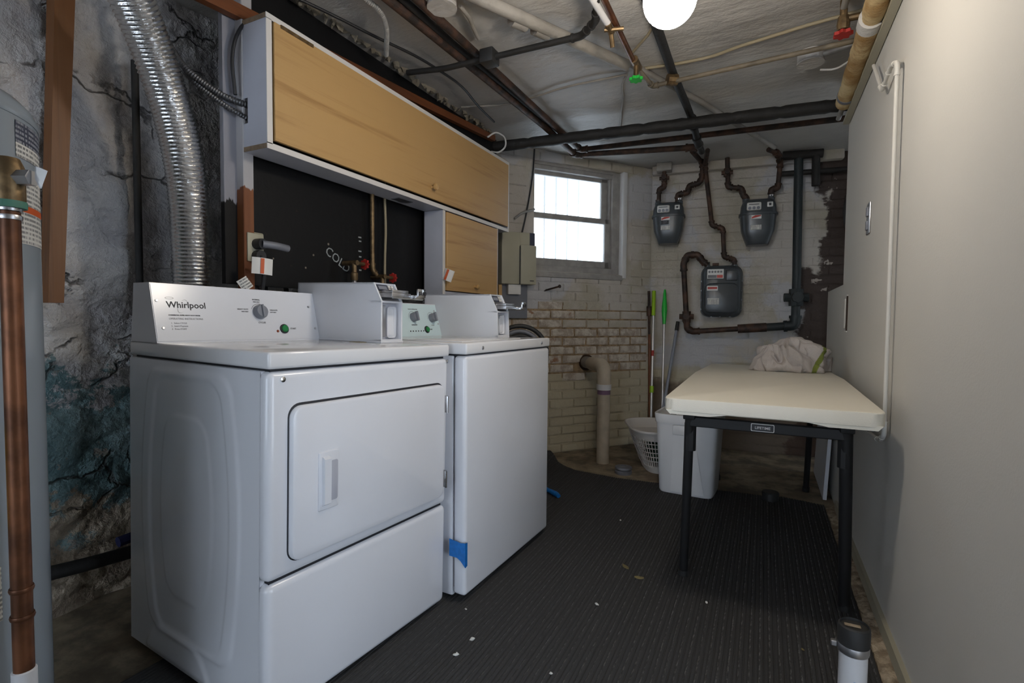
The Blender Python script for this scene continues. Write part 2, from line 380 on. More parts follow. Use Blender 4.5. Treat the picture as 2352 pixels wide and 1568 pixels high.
def pipe(name, pts, r, mat, label, cat='pipe', fillet=None, parent=None, ends=True, group=None):
    """screwed pipe run: straight tube, with an elbow fitting at every corner as a part"""
    pts = [Vector(p) for p in pts]; fl = fillet or r*1.9
    o = MB().tube(pts, r, 14, fl).build(name, mat, parent, 50)
    if label: tag(o, label, cat, group)
    for i in range(1, len(pts)-1):
        a = (pts[i-1]-pts[i]); b = (pts[i+1]-pts[i])
        if a.normalized().dot(b.normalized()) < -.97: continue
        la = min(fl*1.35, a.length*.5); lb = min(fl*1.35, b.length*.5)
        p = [pts[i]+a.normalized()*la, pts[i], pts[i]+b.normalized()*lb]
        q = fil(p, fl, 5); e = MB().tube(q, r*1.22, 14)
        for s_, d_ in ((0, 1), (-1, -2)):
            dd = (q[d_]-q[s_]).normalized(); e.tube([q[s_]-dd*r*.15, q[s_]+dd*r*.55], r*1.42, 14)
        e.build('elbow', mat, o, 50)
    return o

# ================================================================ THE SETTING
# floor
struct(MB().box(-2.4, 2.3, -5.6, 5.2, -.12, 0).build('floor', 'concrete', smooth=0))
# ceiling, lumpy plaster
def grid_obj(name, mat, P, nu, nv, smooth=180):
    vs = [P(i/nu, j/nv) for j in range(nv+1) for i in range(nu+1)]
    fs = [(j*(nu+1)+i, j*(nu+1)+i+1, (j+1)*(nu+1)+i+1, (j+1)*(nu+1)+i) for j in range(nv) for i in range(nu)]
    me = bpy.data.meshes.new(name); me.from_pydata(vs, [], fs); me.polygons.foreach_set('use_smooth', [True]*len(fs)); me.update(); return ob(name, me, mat)
def ceilP(u, v):
    x = -2.2+4.4*u; y = -1.5+6.3*v
    z = 2.2 + .010*noise.noise((x*1.7, y*2.6, 3)) + .006*noise.noise((x*5, y*9, 1)) + .004*noise.noise((x*14, y*22, 8))
    return (x, y, z)
ce = struct(grid_obj('ceiling', 'ceil', ceilP, 130, 190))
struct(MB().box(-2.4, 2.3, -5.6, -1.48, 2.2, 2.36).box(-2.4, 2.3, -1.48, 5.2, 2.24, 2.36).build('ceiling_slab', 'ceil', ce, 0))
# left wall: rubble under thick plaster
def stoneP(u, v):
    y = -1.5+5.2*u; z = 2.3*v
    p = (y*1.0, z*1.0, 0)
    d = .022*noise.noise((y*2.1, z*2.6, 1.5)) + .020*abs(noise.noise((y*4.3, z*6.1, 4.0))) + .014*noise.noise((y*9, z*17, 9)) + .006*noise.noise((y*26, z*44, 2))
    k = noise.noise((y*3.1+5, z*5.3, 7)); d -= .022*max(0, 1-abs(k)*16)*(.4+.6*abs(noise.noise((y*2, z*2, 11))))
    return (-2.06+d, y, z)
wl = struct(grid_obj('wall_left', 'stone', stoneP, 400, 180))
struct(MB().box(-2.4, -2.14, -1.6, 4.0, 0, 2.25).box(-2.4, -2.06, -5.6, -1.49, 0, 2.25).build('wall_core', 'drywall', wl, 0))
struct(MB().box(-2.3, -2.0, -3.3, -3.2, 0, 2.25).box(.30, .46, -3.3, -3.2, 0, 2.25).box(-2.0, .30, -3.3, -3.2, 2.15, 2.25).build('wall_rear', 'drywall', smooth=0))
portal('rear_fill_portal', (-.85, -3.25, 1.07), (R(90), 0, R(180)), 2.3, 2.15)  # unseen rear opening, added so more daylight fills the room
# brick walls ------------------------------------------------------
A = Vector((-1.345, 3.55, 0)); K = Vector((-.825, 4.19, 0)); dW = (K-A).normalized()
mW = frame(A, dW, (-dW.y, dW.x, 0))            # local x along wall, y outward
aB = R(6); mB = frame(K, (math.cos(aB), math.sin(aB), 0), (-math.sin(aB), math.cos(aB), 0))
def brick_mesh(name, w, h, j, seed, bev):
    random.seed(seed); b = bmesh.new()
    bmesh.ops.create_cube(b, size=1, matrix=Matrix.Diagonal((w, .05, h, 1)))
    for v in b.verts: v.co += Vector((random.uniform(-j, j), random.uniform(-j, j)*.6, random.uniform(-j, j)*.7))
    bmesh.ops.bevel(b, geom=[e for e in b.edges if all(v.co.y < 0 for v in e.verts)], offset=bev, segments=2, affect='EDGES')
    me = bpy.data.meshes.new(name); b.to_mesh(me); b.free(); return me
PITCH, COURSE = .206, .0665
def variants(tag_, mat, w, h, j, n):
    r = []
    for i in range(n):
        me = brick_mesh('brick', w, h, j, 100+i+int(w*1e4), .006 if tag_[0] == 'e' else .0045); me.materials.append(mt[mat]); r.append(me)
    return r
pv = variants('p', 'brickp', PITCH-.0055, COURSE-.0105, .0022, 8); ph = variants('ph', 'brickp', PITCH/2-.0055, COURSE-.0105, .0022, 3)
ev = variants('e', 'bricke', PITCH-.013, COURSE-.0125, .0035, 6); eh = variants('eh', 'bricke', PITCH/2-.013, COURSE-.0125, .003, 3)
bv = variants('b', 'brickb', PITCH-.0054, COURSE-.0105, .0022, 8); bh = variants('bh', 'brickb', PITCH/2-.0054, COURSE-.0105, .0022, 3)
def lay(parent, x0, x1, z0, z1, skip, kind):
    row = 0; z = z0
    while z < z1-.02:
        x = x0-(PITCH/2 if row % 2 else 0)
        while x < x1-.01:
            a, b = max(x, x0), min(x+PITCH, x1); cx = (a+b)/2; cz = z+COURSE/2
            if b-a > .03 and not skip(a, b, z, z+COURSE):
                k = kind(cx, cz); full = b-a > PITCH*.8
                me = random.choice({'p': pv, 'e': ev, 'b': bv}[k] if full else {'p': ph, 'e': eh, 'b': bh}[k])
                o = bpy.data.objects.new('brick', me); COL.objects.link(o); o.parent = parent
                out = {'p': .0025, 'b': .0025, 'e': .0015}[k]+random.uniform(-.0015, .0015)
                o.location = (cx, .025+out, cz)
                o.scale = ((b-a)/(PITCH if full else PITCH/2), 1, 1); o.rotation_euler = (random.uniform(-.012, .012), random.uniform(-.006, .006), random.uniform(-.012, .012))
            x += PITCH
        z += COURSE; row += 1
random.seed(11)
OX0, OX1, OZ0, OZ1 = -.225, .545, 1.345, 2.135      # window opening in wall coordinates
ww = struct(MB().box(-.85, OX0, .014, .20, 0, 2.22).box(OX1, .86, .014, .20, 0, 2.22).box(OX0, OX1, .014, .20, 0, OZ0).box(OX0, OX1, .014, .20, OZ1, 2.22).build('wall_back_left', 'brickp', smooth=0)); ww.matrix_world = mW
def kindW(x, z):
    top = .93+.05*noise.noise((x*6, 0, 3))+(.16 if -.2 < x < .06 else 0)+(.07 if x < -.05 else 0)
    bot = .585+.05*noise.noise((x*5, 4, 1))
    return 'e' if bot < z < top and x < .76 else 'p'
MB().box(-.62, .80, .010, .02, .56, 1.12).build('bare_mortar', 'mortar', ww, 0)
HOLE = (.165, .285, .60, .70)
lay(ww, -.60, .825, .0, 2.19, lambda a, b, z0, z1: (a < OX1-.01 and b > OX0+.01 and z1 > OZ0+.012 and z0 < OZ1-.012) or (a < HOLE[1] and b > HOLE[0] and z0 < HOLE[3] and z1 > HOLE[2] and (z0+z1)/2 > .62 and (z0+z1)/2 < .69), kindW)
wb = struct(MB().box(-.02, 1.95, .014, .18, 0, 2.22).build('wall_back', 'brickb', smooth=0)); wb.matrix_world = mB
lay(wb, 0, 1.75, .0, 2.19, lambda a, b, z0, z1: False, lambda x, z: 'b')
m = MB().box(0, 1.3, -.055, .01, 2.135, 2.21, .012, 2); m.v = [tuple(Vector(q)+.006*noise.noise_vector(Vector(q)*7)) for q in m.v]
o = struct(m.build('trim_2', 'brickp')); o.matrix_world = mB
# plaster reveals of the window opening, bottom footing strip
MB().box(OX1-.012, OX1+.03, -.012, .14, OZ0-.03, OZ1, .008).build('window_reveal', 'white', ww)
MB().box(OX0, OX1, -.01, .14, OZ0-.045, OZ0-.005, .006).build('window_ledge', 'leadframe', ww)
# right wall
wr = struct(MB().box(.365, .46, .98, 3.18, .03, 2.2, .003, 1).box(.365, .46, -5.6, .55, 0, 2.2).box(.365, .46, .55, .98, 2.02, 2.2).build('wall_right', 'drywall', smooth=0))
MB().box(.352, .3652, .98, 3.1, .02, .065).build('bottom_strip', mt['beige'], wr)
struct(MB().box(.368, .40, 3.18, 3.92, 0, 1.19, .002, 1).build('wall_right_half', 'drywall', smooth=0))
struct(MB().box(.46, 1.95, 1.0, 1.08, 0, 2.2).build('wall_light_block', 'drywall', smooth=0))  # unseen wall added to block sky light behind the right wall
struct(MB().box(1.75, 1.95, 1.0, 5.0, 0, 2.2).build('wall_far_right', 'drywall', smooth=0))
portal('door_portal', (.455, .765, 1.01), (0, R(90), 0), 2.02, .43)
cW = mW @ Vector(((OX0+OX1)/2, .16, (OZ0+OZ1)/2))
portal('window_portal', cW, (mW.to_3x3() @ Matrix.Rotation(R(-90), 3, 'X')).to_euler(), OX1-OX0, OZ1-OZ0)
# crumbling mortar strip between carpet and right wall
def ledgeP(u, v):
    y = .95+2.2*v; x = .318+.052*u+.006*noise.noise((y*9, 0, 2))*(1-u)
    z = .004+.018*u+.010*noise.noise((x*40, y*30, 1))+.006*noise.noise((x*90, y*80, 5))
    return (x, y, z)
struct(grid_obj('trim_1', 'concretestrip', ledgeP, 10, 260))

# window: double hung, in wall coordinates, set back in the opening
wn = bpy.data.objects.new('window_1', None); COL.objects.link(wn); wn['kind'] = 'structure'; wn.matrix_world = mW
fx0, fx1, fz0, fz1 = OX0, .50, OZ0, 2.13
MB().box(fx0-.02, fx0+.006, .04, .12, fz0, fz1, .003).box(fx1-.035, fx1+.04, .035, .12, fz0, fz1, .006).box(fx0, fx1, .04, .12, fz1-.05, fz1+.01, .004).box(fx0, fx1+.02, .03, .12, fz0-.01, fz0+.045, .005)\
    .box(fx1-.05, fx1-.035, .055, .10, fz0, fz1, .003).box(fx0, fx1-.03, .03, .05, fz1-.02, fz1+.006, .005).build('window_frame', 'leadframe', wn)
sx0, sx1 = fx0+.006, fx1-.05
def sash(z0, z1, y, bot, topr, side):
    s = MB().box(sx0, sx0+.012, y, y+.03, z0, z1, .003).box(sx1-side, sx1, y, y+.03, z0, z1, .003).box(sx0, sx1, y, y+.03, z0, z0+bot, .003).box(sx0, sx1, y, y+.03, z1-topr, z1, .003).build('sash', 'leadframe', wn)
    MB().box(sx0+.01, sx1-side+.005, y+.012, y+.016, z0+bot-.005, z1-topr+.005).build('pane', 'pane', s, 0)
sash(1.74, 2.085, .082, .035, .03, .055)
sash(1.385, 1.772, .048, .058, .04, .042)
for i in range(5): tubes('window_bar', [(sx0+.06+i*.1, .17, 1.36), (sx0+.06+i*.1, .17, 2.12)], .006, 'white', parent=wn, seg=8)

# carpet: ribbed runner with an irregular far edge
far = [(-1.60, 3.10), (-1.46, 3.33), (-1.36, 3.41), (-1.203, 3.252), (-1.095, 3.177), (-.957, 3.164), (-.799, 3.141), (-.564, 3.159), (-.23, 3.164), (.007, 3.197), (.118, 3.235), (.33, 3.19)]
def yfar(x):
    for (a, b), (c, d) in zip(far, far[1:]):
        if a <= x <= c: return b+(d-b)*(x-a)/(c-a)
    return 3.2
def carpet():
    vs, fs = [], []; rib = .0133; NL = 60; cols = []; x = -1.53; prof = []
    while x < .318:
        prof += [(x, .0035), (x+.0022, .0060), (x+.0088, .0060), (x+.011, .0035)]; x += rib
    n = len(prof)
    for j in range(NL+1):
        for px, pz in prof:
            y = -1.3+(yfar(px)-.012*abs(noise.noise((px*9, 1, 1)))+1.3)*(j/NL)
            lift = .012*max(0, noise.noise((px*3, y*2, 6))-.25) + (.05*max(0, 1-((px+1.42)**2+(y-3.40)**2)*30))
            vs.append((px, y, pz+lift))
    for j in range(NL):
        for i in range(n-1): fs.append((j*n+i, j*n+i+1, (j+1)*n+i+1, (j+1)*n+i))
    base = len(vs)
    for i in range(n): vs.append((vs[NL*n+i][0], vs[NL*n+i][1]+.002, .0005))
    for i in range(n-1): fs.append((NL*n+i, NL*n+i+1, base+i+1, base+i))
    me = bpy.data.meshes.new('carpet'); me.from_pydata(vs, [], fs); me.update()
    return tag(ob('carpet_runner', me, 'carpet'), 'black ribbed carpet runner covering the floor between machines and right wall', 'carpet')
carpet()

# black backing board, stud, timber strip, ragged plaster edge
bb = tag(MB().box(-1.67, -1.65, 1.14, 3.09, 1.105, 2.195, .001, 1).build('backing_board', 'board', smooth=0), 'black painted board on the wall behind the washer and dryer', 'board')
for (y, z, r) in ((1.60, 1.30, .006), (1.48, 1.19, .005), (1.33, 1.21, .004), (1.52, 1.245, .005), (1.9, 1.60, .004), (2.05, 1.13, .005), (1.25, 1.60, .004)):
    o = MB().lathe([(r, 0), (r*.8, .002), (r*.2, .0025)], 8).build('screw_head', 'puttyspot', bb); o.matrix_world = Matrix.Translation((-1.651, y, z)) @ Matrix.Rotation(R(90), 4, 'Y')
tag(MB().box(-1.652, -1.615, 1.186, 1.226, .0, 2.19, .002, 1).build('wall_stud', 'studm', smooth=0), 'narrow upright stud, white above and brown below, beside the black board', 'stud')
tag(MB().add([(-1.61, 1.02, 1.985), (-1.64, 1.02, 1.985), (-1.64, 1.02, 2.03), (-1.61, 1.02, 2.03), (-1.61, 3.0, 2.155), (-1.64, 3.0, 2.155), (-1.64, 3.0, 2.19), (-1.61, 3.0, 2.19)], [(0, 1, 2, 3), (7, 6, 5, 4), (0, 4, 5, 1), (1, 5, 6, 2), (2, 6, 7, 3), (3, 7, 4, 0)]).build('timber_strip', 'strip', smooth=0), 'long rust brown timber strip running just above the upper cabinet', 'timber')
random.seed(5)
for i in range(60):
    y = 1.22+i*.030+random.uniform(-.02, .02); x = -1.615+random.uniform(-.015, .015); l = random.uniform(.008, .035); h = random.uniform(.006, .022)
    m = MB(); m.loft([(2.2-h*1.2, x, y, .003+random.random()*.005, l*.4), (2.2-h*.5, x+.004, y, .008, l*.8), (2.205, x, y, .012, l)], 8, 2.2)
    for k, v in enumerate(m.v): m.v[k] = tuple(Vector(v)+.012*noise.noise_vector(Vector(v)*45))
    o = m.build('plaster_flake', 'puttyspot', ce)

# ================================================================ WASHER AND DRYER
uy = R(4.6); U = Vector((math.sin(uy), math.cos(uy), -.0107)); V = Vector((-math.cos(uy), math.sin(uy), .0115))
mD = frame((-1.022, .789, .0), U, V); mD.translation.z = .008
dry = empty('clothes_dryer', mD, 'white front-loading clothes dryer with oval embossed side, nearest the camera', 'dryer')
W, D, ZB, ZS, ZL, ZT = .668, .66, .018, .357, .861, .903
mWa = frame((-.902, 1.482, 0), (math.sin(R(2)), math.cos(R(2)), 0), (-math.cos(R(2)), math.sin(R(2)), 0))
wash = empty('washing_machine', mWa, 'white top-loading washing machine with plain front and pale mint control panel', 'washing machine')
def sdb(v, z, c, hw, z0, z1, bulge, r):
    zm = (z0+z1)/2; hz = (z1-z0)/2
    dx = abs(v-c)-(hw+bulge*(1-min(1, ((z-zm)/hz)**2))); dz = abs(z-zm)-hz; a = max(dx+r, 0); b = max(dz+r, 0)
    return math.hypot(a, b)+min(max(dx+r, dz+r), 0)-r
def sm(d, w): t = max(0, min(1, .5-d/(2*w))); return t*t*(3-2*t)
def side_panel():
    nu, nv = 130, 150; vs = []
    for j in range(nv+1):
        for i in range(nu+1):
            v = .028+(D-.03)*i/nu; z = ZB+(ZL-.006-ZB)*j/nv
            h = .0035*sm(sdb(v, z, .345, .195, .10, .835, .045, .05), .007)-.0035*sm(sdb(v, z, .345, .150, .11, .815, .045, .05), .008)+.0025*sm(sdb(v, z, .352, .093, .215, .715, .035, .05), .007)
            h += .005*sm(sdb(v, z, .40, .17, -.2, .115, 0, .13), .01)*(1 if z < .13 else 0)
            e = min(1, min(i, nu-i)/3, min(j, nv-j)/3); vs.append((-h*e, v, z))
    fs = [(j*(nu+1)+i, j*(nu+1)+i+1, (j+1)*(nu+1)+i+1, (j+1)*(nu+1)+i) for j in range(nv) for i in range(nu)]
    me = bpy.data.meshes.new('side_panel'); me.from_pydata(vs, [], fs); me.polygons.foreach_set('use_smooth', [True]*len(fs)); me.update(); return me
def frontpanel(name, w, z0, z1, bev=.018):
    return MB().box(0.0, w, 0, .055, z0, z1, bev, 4)
# --- dryer
MB().box(.002, W-.002, .03, D, ZB, ZL-.004, .004, 2).build('cabinet', 'enamel', dry)
ob('side_panel', side_panel(), 'enamel', dry).location = (-.0005, 0, 0)
MB().box(.014, W-.014, .014, D-.01, ZB+.03, ZL+.003).build('shadow_gap', 'gap', dry, 0)
upper = frontpanel('u', W, ZS+.003, ZL-.004).build('front_panel', 'enamel', dry)
MB().box(0, W, 0, .055, ZB, ZS-.003, .018, 4).build('lower_panel', 'enamel', dry)
MB().box(0, W, -.002, D, ZL+.002, ZT, .007, 3).build('top_panel', 'enamel2', dry)
du0, du1, dz0, dz1 = .055, .636, .393, .772
def rr(x0, x1, z0, z1, r, n=6):
    p = []
    for cx, cz, a0 in ((x1-r, z1-r, 0), (x0+r, z1-r, 90), (x0+r, z0+r, 180), (x1-r, z0+r, 270)):
        for k in range(n+1): a = R(a0+90*k/n); p.append((cx+r*math.cos(a), cz+r*math.sin(a)))
    return p
def plate(x0, x1, z0, z1, r, y0, y1, edge=.006):
    m = MB(); n0 = len(rr(x0, x1, z0, z1, r)); vs = []
    for (ins, y) in ((0, y1), (0, y0+edge), (edge*.35, y0+edge*.3), (edge, y0)):
        vs += [(a, y, b) for a, b in rr(x0+ins, x1-ins, z0+ins, z1-ins, max(.001, r-ins))]
    fs = [(l*n0+i, l*n0+(i+1) % n0, (l+1)*n0+(i+1) % n0, (l+1)*n0+i) for l in range(3) for i in range(n0)]
    fs += [tuple(range(3*n0, 4*n0)), tuple(range(n0-1, -1, -1))]
    return m.add(vs, fs)
plate(du0-.0035, du1+.003, dz0-.003, dz1+.006, .033, -.0012, .004, .001).build('door_gap', 'gap', dry)
door = plate(du0, du1, dz0, dz1, .03, -.016, .0, .008).build('door', 'enamel', dry)
hx0, hx1, hz0, hz1 = .127, .19, .498, .648
plate(hx0, hx1, hz0, hz1, .004, -.0195, -.014, .003).build('handle_plate', 'enamel', door)
MB().prism([(-.019, hz0+.012), (-.030, hz0+.018), (-.030, hz1-.018), (-.019, hz1-.012)], hx0+.010, hx0+.030).build('handle', 'enamel', door, 20)
plate(hx0+.036, hx1-.004, hz0+.02, hz1-.026, .006, -.0200, -.017, .001).build('handle_recess', mt['greyplastic'] if 0 else 'cabgrey', door)
for z in (.705, .452):
    h = MB().box(W-.032, W-.019, -.016, .004, z-.028, z+.028, .002).build('hinge', 'steel', dry)
    MB().tube([(W-.025, -.017, z-.030), (W-.025, -.017, z+.026)], .0035, 8).build('hinge_pin', 'chrome', h)
for u_, z_ in ((.038, .838), (W-.010, .846)):
    s = MB().lathe([(.007, 0), (.0065, .003), (.003, .0045)], 14).build('screw', 'chrome', dry); s.matrix_local = Matrix.Translation((u_, .0005, z_)) @ RX
for u_, v_ in ((.06, .60), (.06, .08), (W-.06, .08), (W-.06, .60)):
    f = MB().lathe([(.012, -.012), (.020, -.010), (.020, .004), (.010, .008), (.010, .03)], 12).build('foot', 'white' if v_ > .3 else 'black', dry); f.location = (u_, v_, .006)
def console(root, w, vb, vt, zt, face, z0):
    c = MB().prism([(vb, z0), (vt, zt), (vt+.09, zt), (vt+.105, z0)], 0, w).build('control_console', 'enamel', root, 20)
    n = Vector((0, -(zt-z0), (vt-vb))).normalized()
    a = math.atan2(vt-vb, zt-z0)
    fm = Matrix.Translation((0, vb, z0)) @ Matrix.Rotation(R(90)-a, 4, 'X')     # x along, y up the slope, z out
    f = MB().box(.002, w-.002, .004, math.hypot(zt-z0, vt-vb)-.003, 0, .0015).build('control_panel', face, c, 0); f.matrix_local = fm
    return c, f
def disc(name, x, y, r, h, mat, parent, seg=24, z0=.0015, top=.8):
    o = MB().lathe([(r, 0), (r, h*.6), (r*top, h)], seg).build(name, mat, parent); o.matrix_local = Matrix.Translation((x, y, z0)); return o
def arc(parent, x, y, r, a0, a1, t=.0012):
    m = MB(); n = 24; vs = []
    for k in range(n+1):
        a = R(a0+(a1-a0)*k/n); vs += [(x+r*math.cos(a), y+r*math.sin(a), .0018), (x+(r+t)*math.cos(a), y+(r+t)*math.sin(a), .0018)]
    return m.add(vs, [(2*k, 2*k+1, 2*k+3, 2*k+2) for k in range(n)]).build('dial_mark', 'ink', parent, 0)
def T(x, y): return Matrix.Translation((x, y, .0016))
con, pan = console(dry, .540, .50, .545, 1.072, 'enamel', ZT)
text('brand_lettering', 'Whirlpool', .0262, T(.036, .103), 'ink', pan, bold=.0004)
m = MB(); n = 40; vs = []
for k in range(n+1):
    a = R(20+300*k/n); x, y = .079+.030*math.cos(a)*.42+.008*math.sin(a), .107+.020*math.sin(a); wd_ = .0009*math.sin(math.pi*k/n)+.0002
    vs += [(x, y, .0019), (x+wd_, y+wd_, .0019)]
m.add(vs, [(2*k, 2*k+1, 2*k+3, 2*k+2) for k in range(n)]).build('brand_swirl', 'ink2', pan, 0)
m = MB(); vs = []
for k in range(n+1):
    a = R(360*k/n); vs += [(.046+.0115*math.cos(a), .131+.0035*math.sin(a), .0018), (.046+.0100*math.cos(a), .131+.0025*math.sin(a), .0018)]
m.add(vs, [(2*k, 2*k+1, 2*k+3, 2*k+2) for k in range(n)]).build('brand_ring', 'ink2', pan, 0)
text('instruction_lettering', 'COMMERCIAL SUPER HEAVY DUTY DRYER', .0046, T(.038, .079), 'ink', pan, bold=.0002)
text('instruction_lettering', 'OPERATING INSTRUCTIONS', .0074, T(.038, .0675), 'ink2', pan)
for i, s_ in enumerate(('1.  Select CYCLE', '2.  Insert Payment', '3.  Press START')): text('instruction_lettering', s_, .0062, T(.042, .055-.0088*i), 'ink2', pan)
kx, ky = .318, .097
arc(pan, kx, ky, .0275, 20, 160)
kn = disc('cycle_knob', kx, ky, .0235, .020, 'greyplastic', pan, 28)
MB().box(-.003, .003, -.021, .021, .018, .026, .001, 1).build('knob_ridge', 'greyplastic', kn)
for s_, x, y, sz in (('NORMAL', kx-.006, ky+.040, .0065), ('HIGH HEAT', kx-.006, ky+.033, .0045), ('HEAVY DUTY', kx-.056, ky+.006, .0062), ('HIGH HEAT', kx-.050, ky-.001, .0045), ('DELICATE', kx+.053, ky+.006, .0062), ('LOW HEAT', kx+.050, ky-.001, .0045), ('CYCLES', kx+.004, ky-.038, .0075), ('START', .436, .0385, .0078)):
    text('panel_lettering', s_, sz, T(x, y), 'ink', pan, 'CENTER', bold=.00015)
b_ = disc('start_button_bezel', .400, .040, .0165, .005, 'gap', pan)
disc('start_button', 0, 0, .0125, .007, 'green', b_, 20, .003)
disc('indicator_lamp', .3745, .032, .0045, .003, 'led', pan, 12)
for x, y in ((.012, .122), (.020, .042), (.512, .122), (.527, .042)): disc('panel_screw', x, y, .0042, .0025, 'steel', pan, 10)
def coin_box(root, u0, u1, prof, price, zs):
    fb, fm, ft, bk, z0 = prof       # (v,z) front mid, front top, back ; z0 bottom
    t = .006
    c = MB().prism([(fb, z0), fm, ft, (bk, ft[1]+.006), (bk, z0)], u0, u0+t).prism([(fb, z0), fm, ft, (bk, ft[1]+.006), (bk, z0)], u1-t, u1)\
        .prism([ft, (bk, ft[1]+.006), (bk, ft[1]), (ft[0]+.004, ft[1]-.006)], u0, u1).prism([(bk-.006, z0), (bk, z0), (bk, ft[1]), (bk-.006, ft[1])], u0, u1)\
        .prism([(fb, z0), (fb, z0+.012), (fb+.03, z0+.012), (fb+.03, z0)], u0, u1).prism([(fm[0]-.0005, fm[1]-.006), (fm[0], fm[1]), (fm[0]+.05, fm[1]), (fm[0]+.05, fm[1]-.006)], u0, u1)
    c = c.build('coin_box', 'enamel', root, 20)
    du, dz = ft[0]-fm[0], ft[1]-fm[1]; L = math.hypot(du, dz); a = math.atan2(du, dz)
    sf = Matrix.Translation((u0+t, fm[0]+.003, fm[1])) @ Matrix.Rotation(R(90)-a, 4, 'X'); w = u1-u0-2*t
    f = MB().box(0, w, 0, L, -.01, -.004).build('display_panel', 'steel', c, 0); f.matrix_local = sf
    d1 = MB().box(.006, w*.62, L*.60, L*.92, -.004, -.001).build('display_window', 'navy', c, 0); d1.matrix_local = sf
    d1 = MB().box(.012, w*.56, L*.66, L*.84, -.001, -.0004).build('display_readout', 'greyplastic', c, 0); d1.matrix_local = sf
    for k in range(4):
        d2 = MB().box(w*.68+(k % 2)*.014, w*.68+.009+(k % 2)*.014, L*(.62+.16*(k//2)), L*(.74+.16*(k//2)), -.004, -.002).build('display_key', 'paper', c, 0); d2.matrix_local = sf
    fd = MB().prism([(fb+.030, z0+.012), (fb+.026, fm[1]-.006), (fb+.032, fm[1]-.006), (fb+.036, z0+.012)], u0+t, u1-t).build('cash_door', 'cabgrey', c, 0)
    MB().box(u0+.012, u0+.042, fb+.020, fb+.030, z0+.02, fm[1]-.015, .002).build('steel_strap', 'steel', c)
    MB().box(u0+.046, u1-.012, fb+.022, fb+.030, z0+.016, fm[1]-.018, .012, 3).build('coin_vault', 'enamel', c)
    sl = MB().box(u0+.014, u1+.004, fm[0]-.036, fm[0]+.03, zs, zs+.016, .002).box(u0+.02, u1-.004, fm[0]-.032, fm[0]+.02, zs+.016, zs+.026, .002).build('coin_slide', 'steel', c)
    MB().box(u0+.012, u1+.056, fm[0]-.046, fm[0]-.036, zs-.004, zs+.002, .001, 1).build('slide_rail', 'chrome', sl)
    hb = MB().box(u1+.004, u1+.05, fm[0]-.058, fm[0]-.022, zs-.001, zs+.012, .002).build('slide_handle', 'chrome', sl)
    pl = MB().box(u1+.010, u1+.05, fm[0]-.064, fm[0]-.056, zs+.004, zs+.034, .002).build('price_plate', 'chrome', sl)
    p = text('price_lettering', price, .0175, Matrix.Translation((u1+.012, fm[0]-.0648, zs+.0125)) @ RX, 'ink', pl, bold=.0003)
    return c
coin_box(dry, .540, .643, (.19, (.192, 1.046), (.228, 1.108), .625, ZT), '$1.00', 1.058)
lid_lip = MB().box(.536, .645, .185, .63, ZT, ZT+.006, .002, 1).build('coin_box_base', 'enamel', dry)
MB().box(.510, .541, .255, .31, ZT+.0003, ZT+.0012).build('yellowed_tape', 'wire', dry, 0)
# --- washer
W2, D2, ZL2, ZT2 = .690, .66, .868, .909
MB().box(.004, W2-.004, .055, D2, .02, ZL2-.004, .006, 2).build('cabinet', 'enamel', wash)
MB().box(.012, W2-.012, .016, D2-.01, .05, ZL2+.003).build('shadow_gap', 'gap', wash, 0)
MB().box(0, W2, 0, .052, .03, ZL2-.003, .014, 4).build('front_panel', 'enamel', wash)
MB().box(0, W2, -.002, D2, ZL2+.002, ZT2, .006, 3).build('top_panel', 'enamel2', wash)
MB().box(.05, W2-.19, .05, .44, ZT2-.001, ZT2+.004, .003, 2).build('lid', 'enamel2', wash)
for u_ in (.104, .600):
    s = MB().lathe([(.007, 0), (.0065, .003), (.003, .0045)], 14).build('screw', 'steel', wash); s.matrix_local = Matrix.Translation((u_, -.0015, .889)) @ RX
for u_, v_ in ((.06, .08), (W2-.06, .08), (.06, .58), (W2-.06, .58)):
    f = MB().lathe([(.018, 0), (.018, .012), (.008, .014), (.008, .03)], 12).build('foot', 'black', wash); f.location = (u_, v_, .006)
con2, pan2 = console(wash, .509, .47, .512, 1.058, 'mint', ZT2)
for kx, ky, t_ in ((.325, .090, 'TEMPERATURE'), (.456, .088, 'CYCLES')):
    arc(pan2, kx, ky, .026, -10, 190); kn = disc('selector_knob', kx, ky, .020, .022, 'greyplastic', pan2, 24)
    MB().box(-.0045, .0045, -.021, .021, .018, .034, .002, 1).build('knob_ridge', 'greyplastic', kn)
    text('panel_lettering', t_, .006, T(kx, ky-.036), 'ink', pan2, 'CENTER', bold=.00015)
text('panel_lettering', 'WATER TEMPERATURE', .0062, T(.335, .125), 'ink', pan2, 'CENTER')
b_ = disc('start_button_bezel', .405, .034, .0165, .005, 'gap', pan2); disc('start_button', 0, 0, .0125, .007, 'green', b_, 20, .003)
text('panel_lettering', 'START', .0075, T(.436, .032), 'ink', pan2, 'CENTER', bold=.00015)
for k in range(6): disc('indicator_lamp', .290+.018*k, .028, .003, .002, 'ink', pan2, 8)
for x, y in ((.488, .122), (.498, .060)): disc('panel_screw', x, y, .0042, .0025, 'steel', pan2, 10)
coin_box(wash, .509, .615, (.168, (.172, 1.027), (.209, 1.102), .572, ZT2), '$1.00', 1.036)
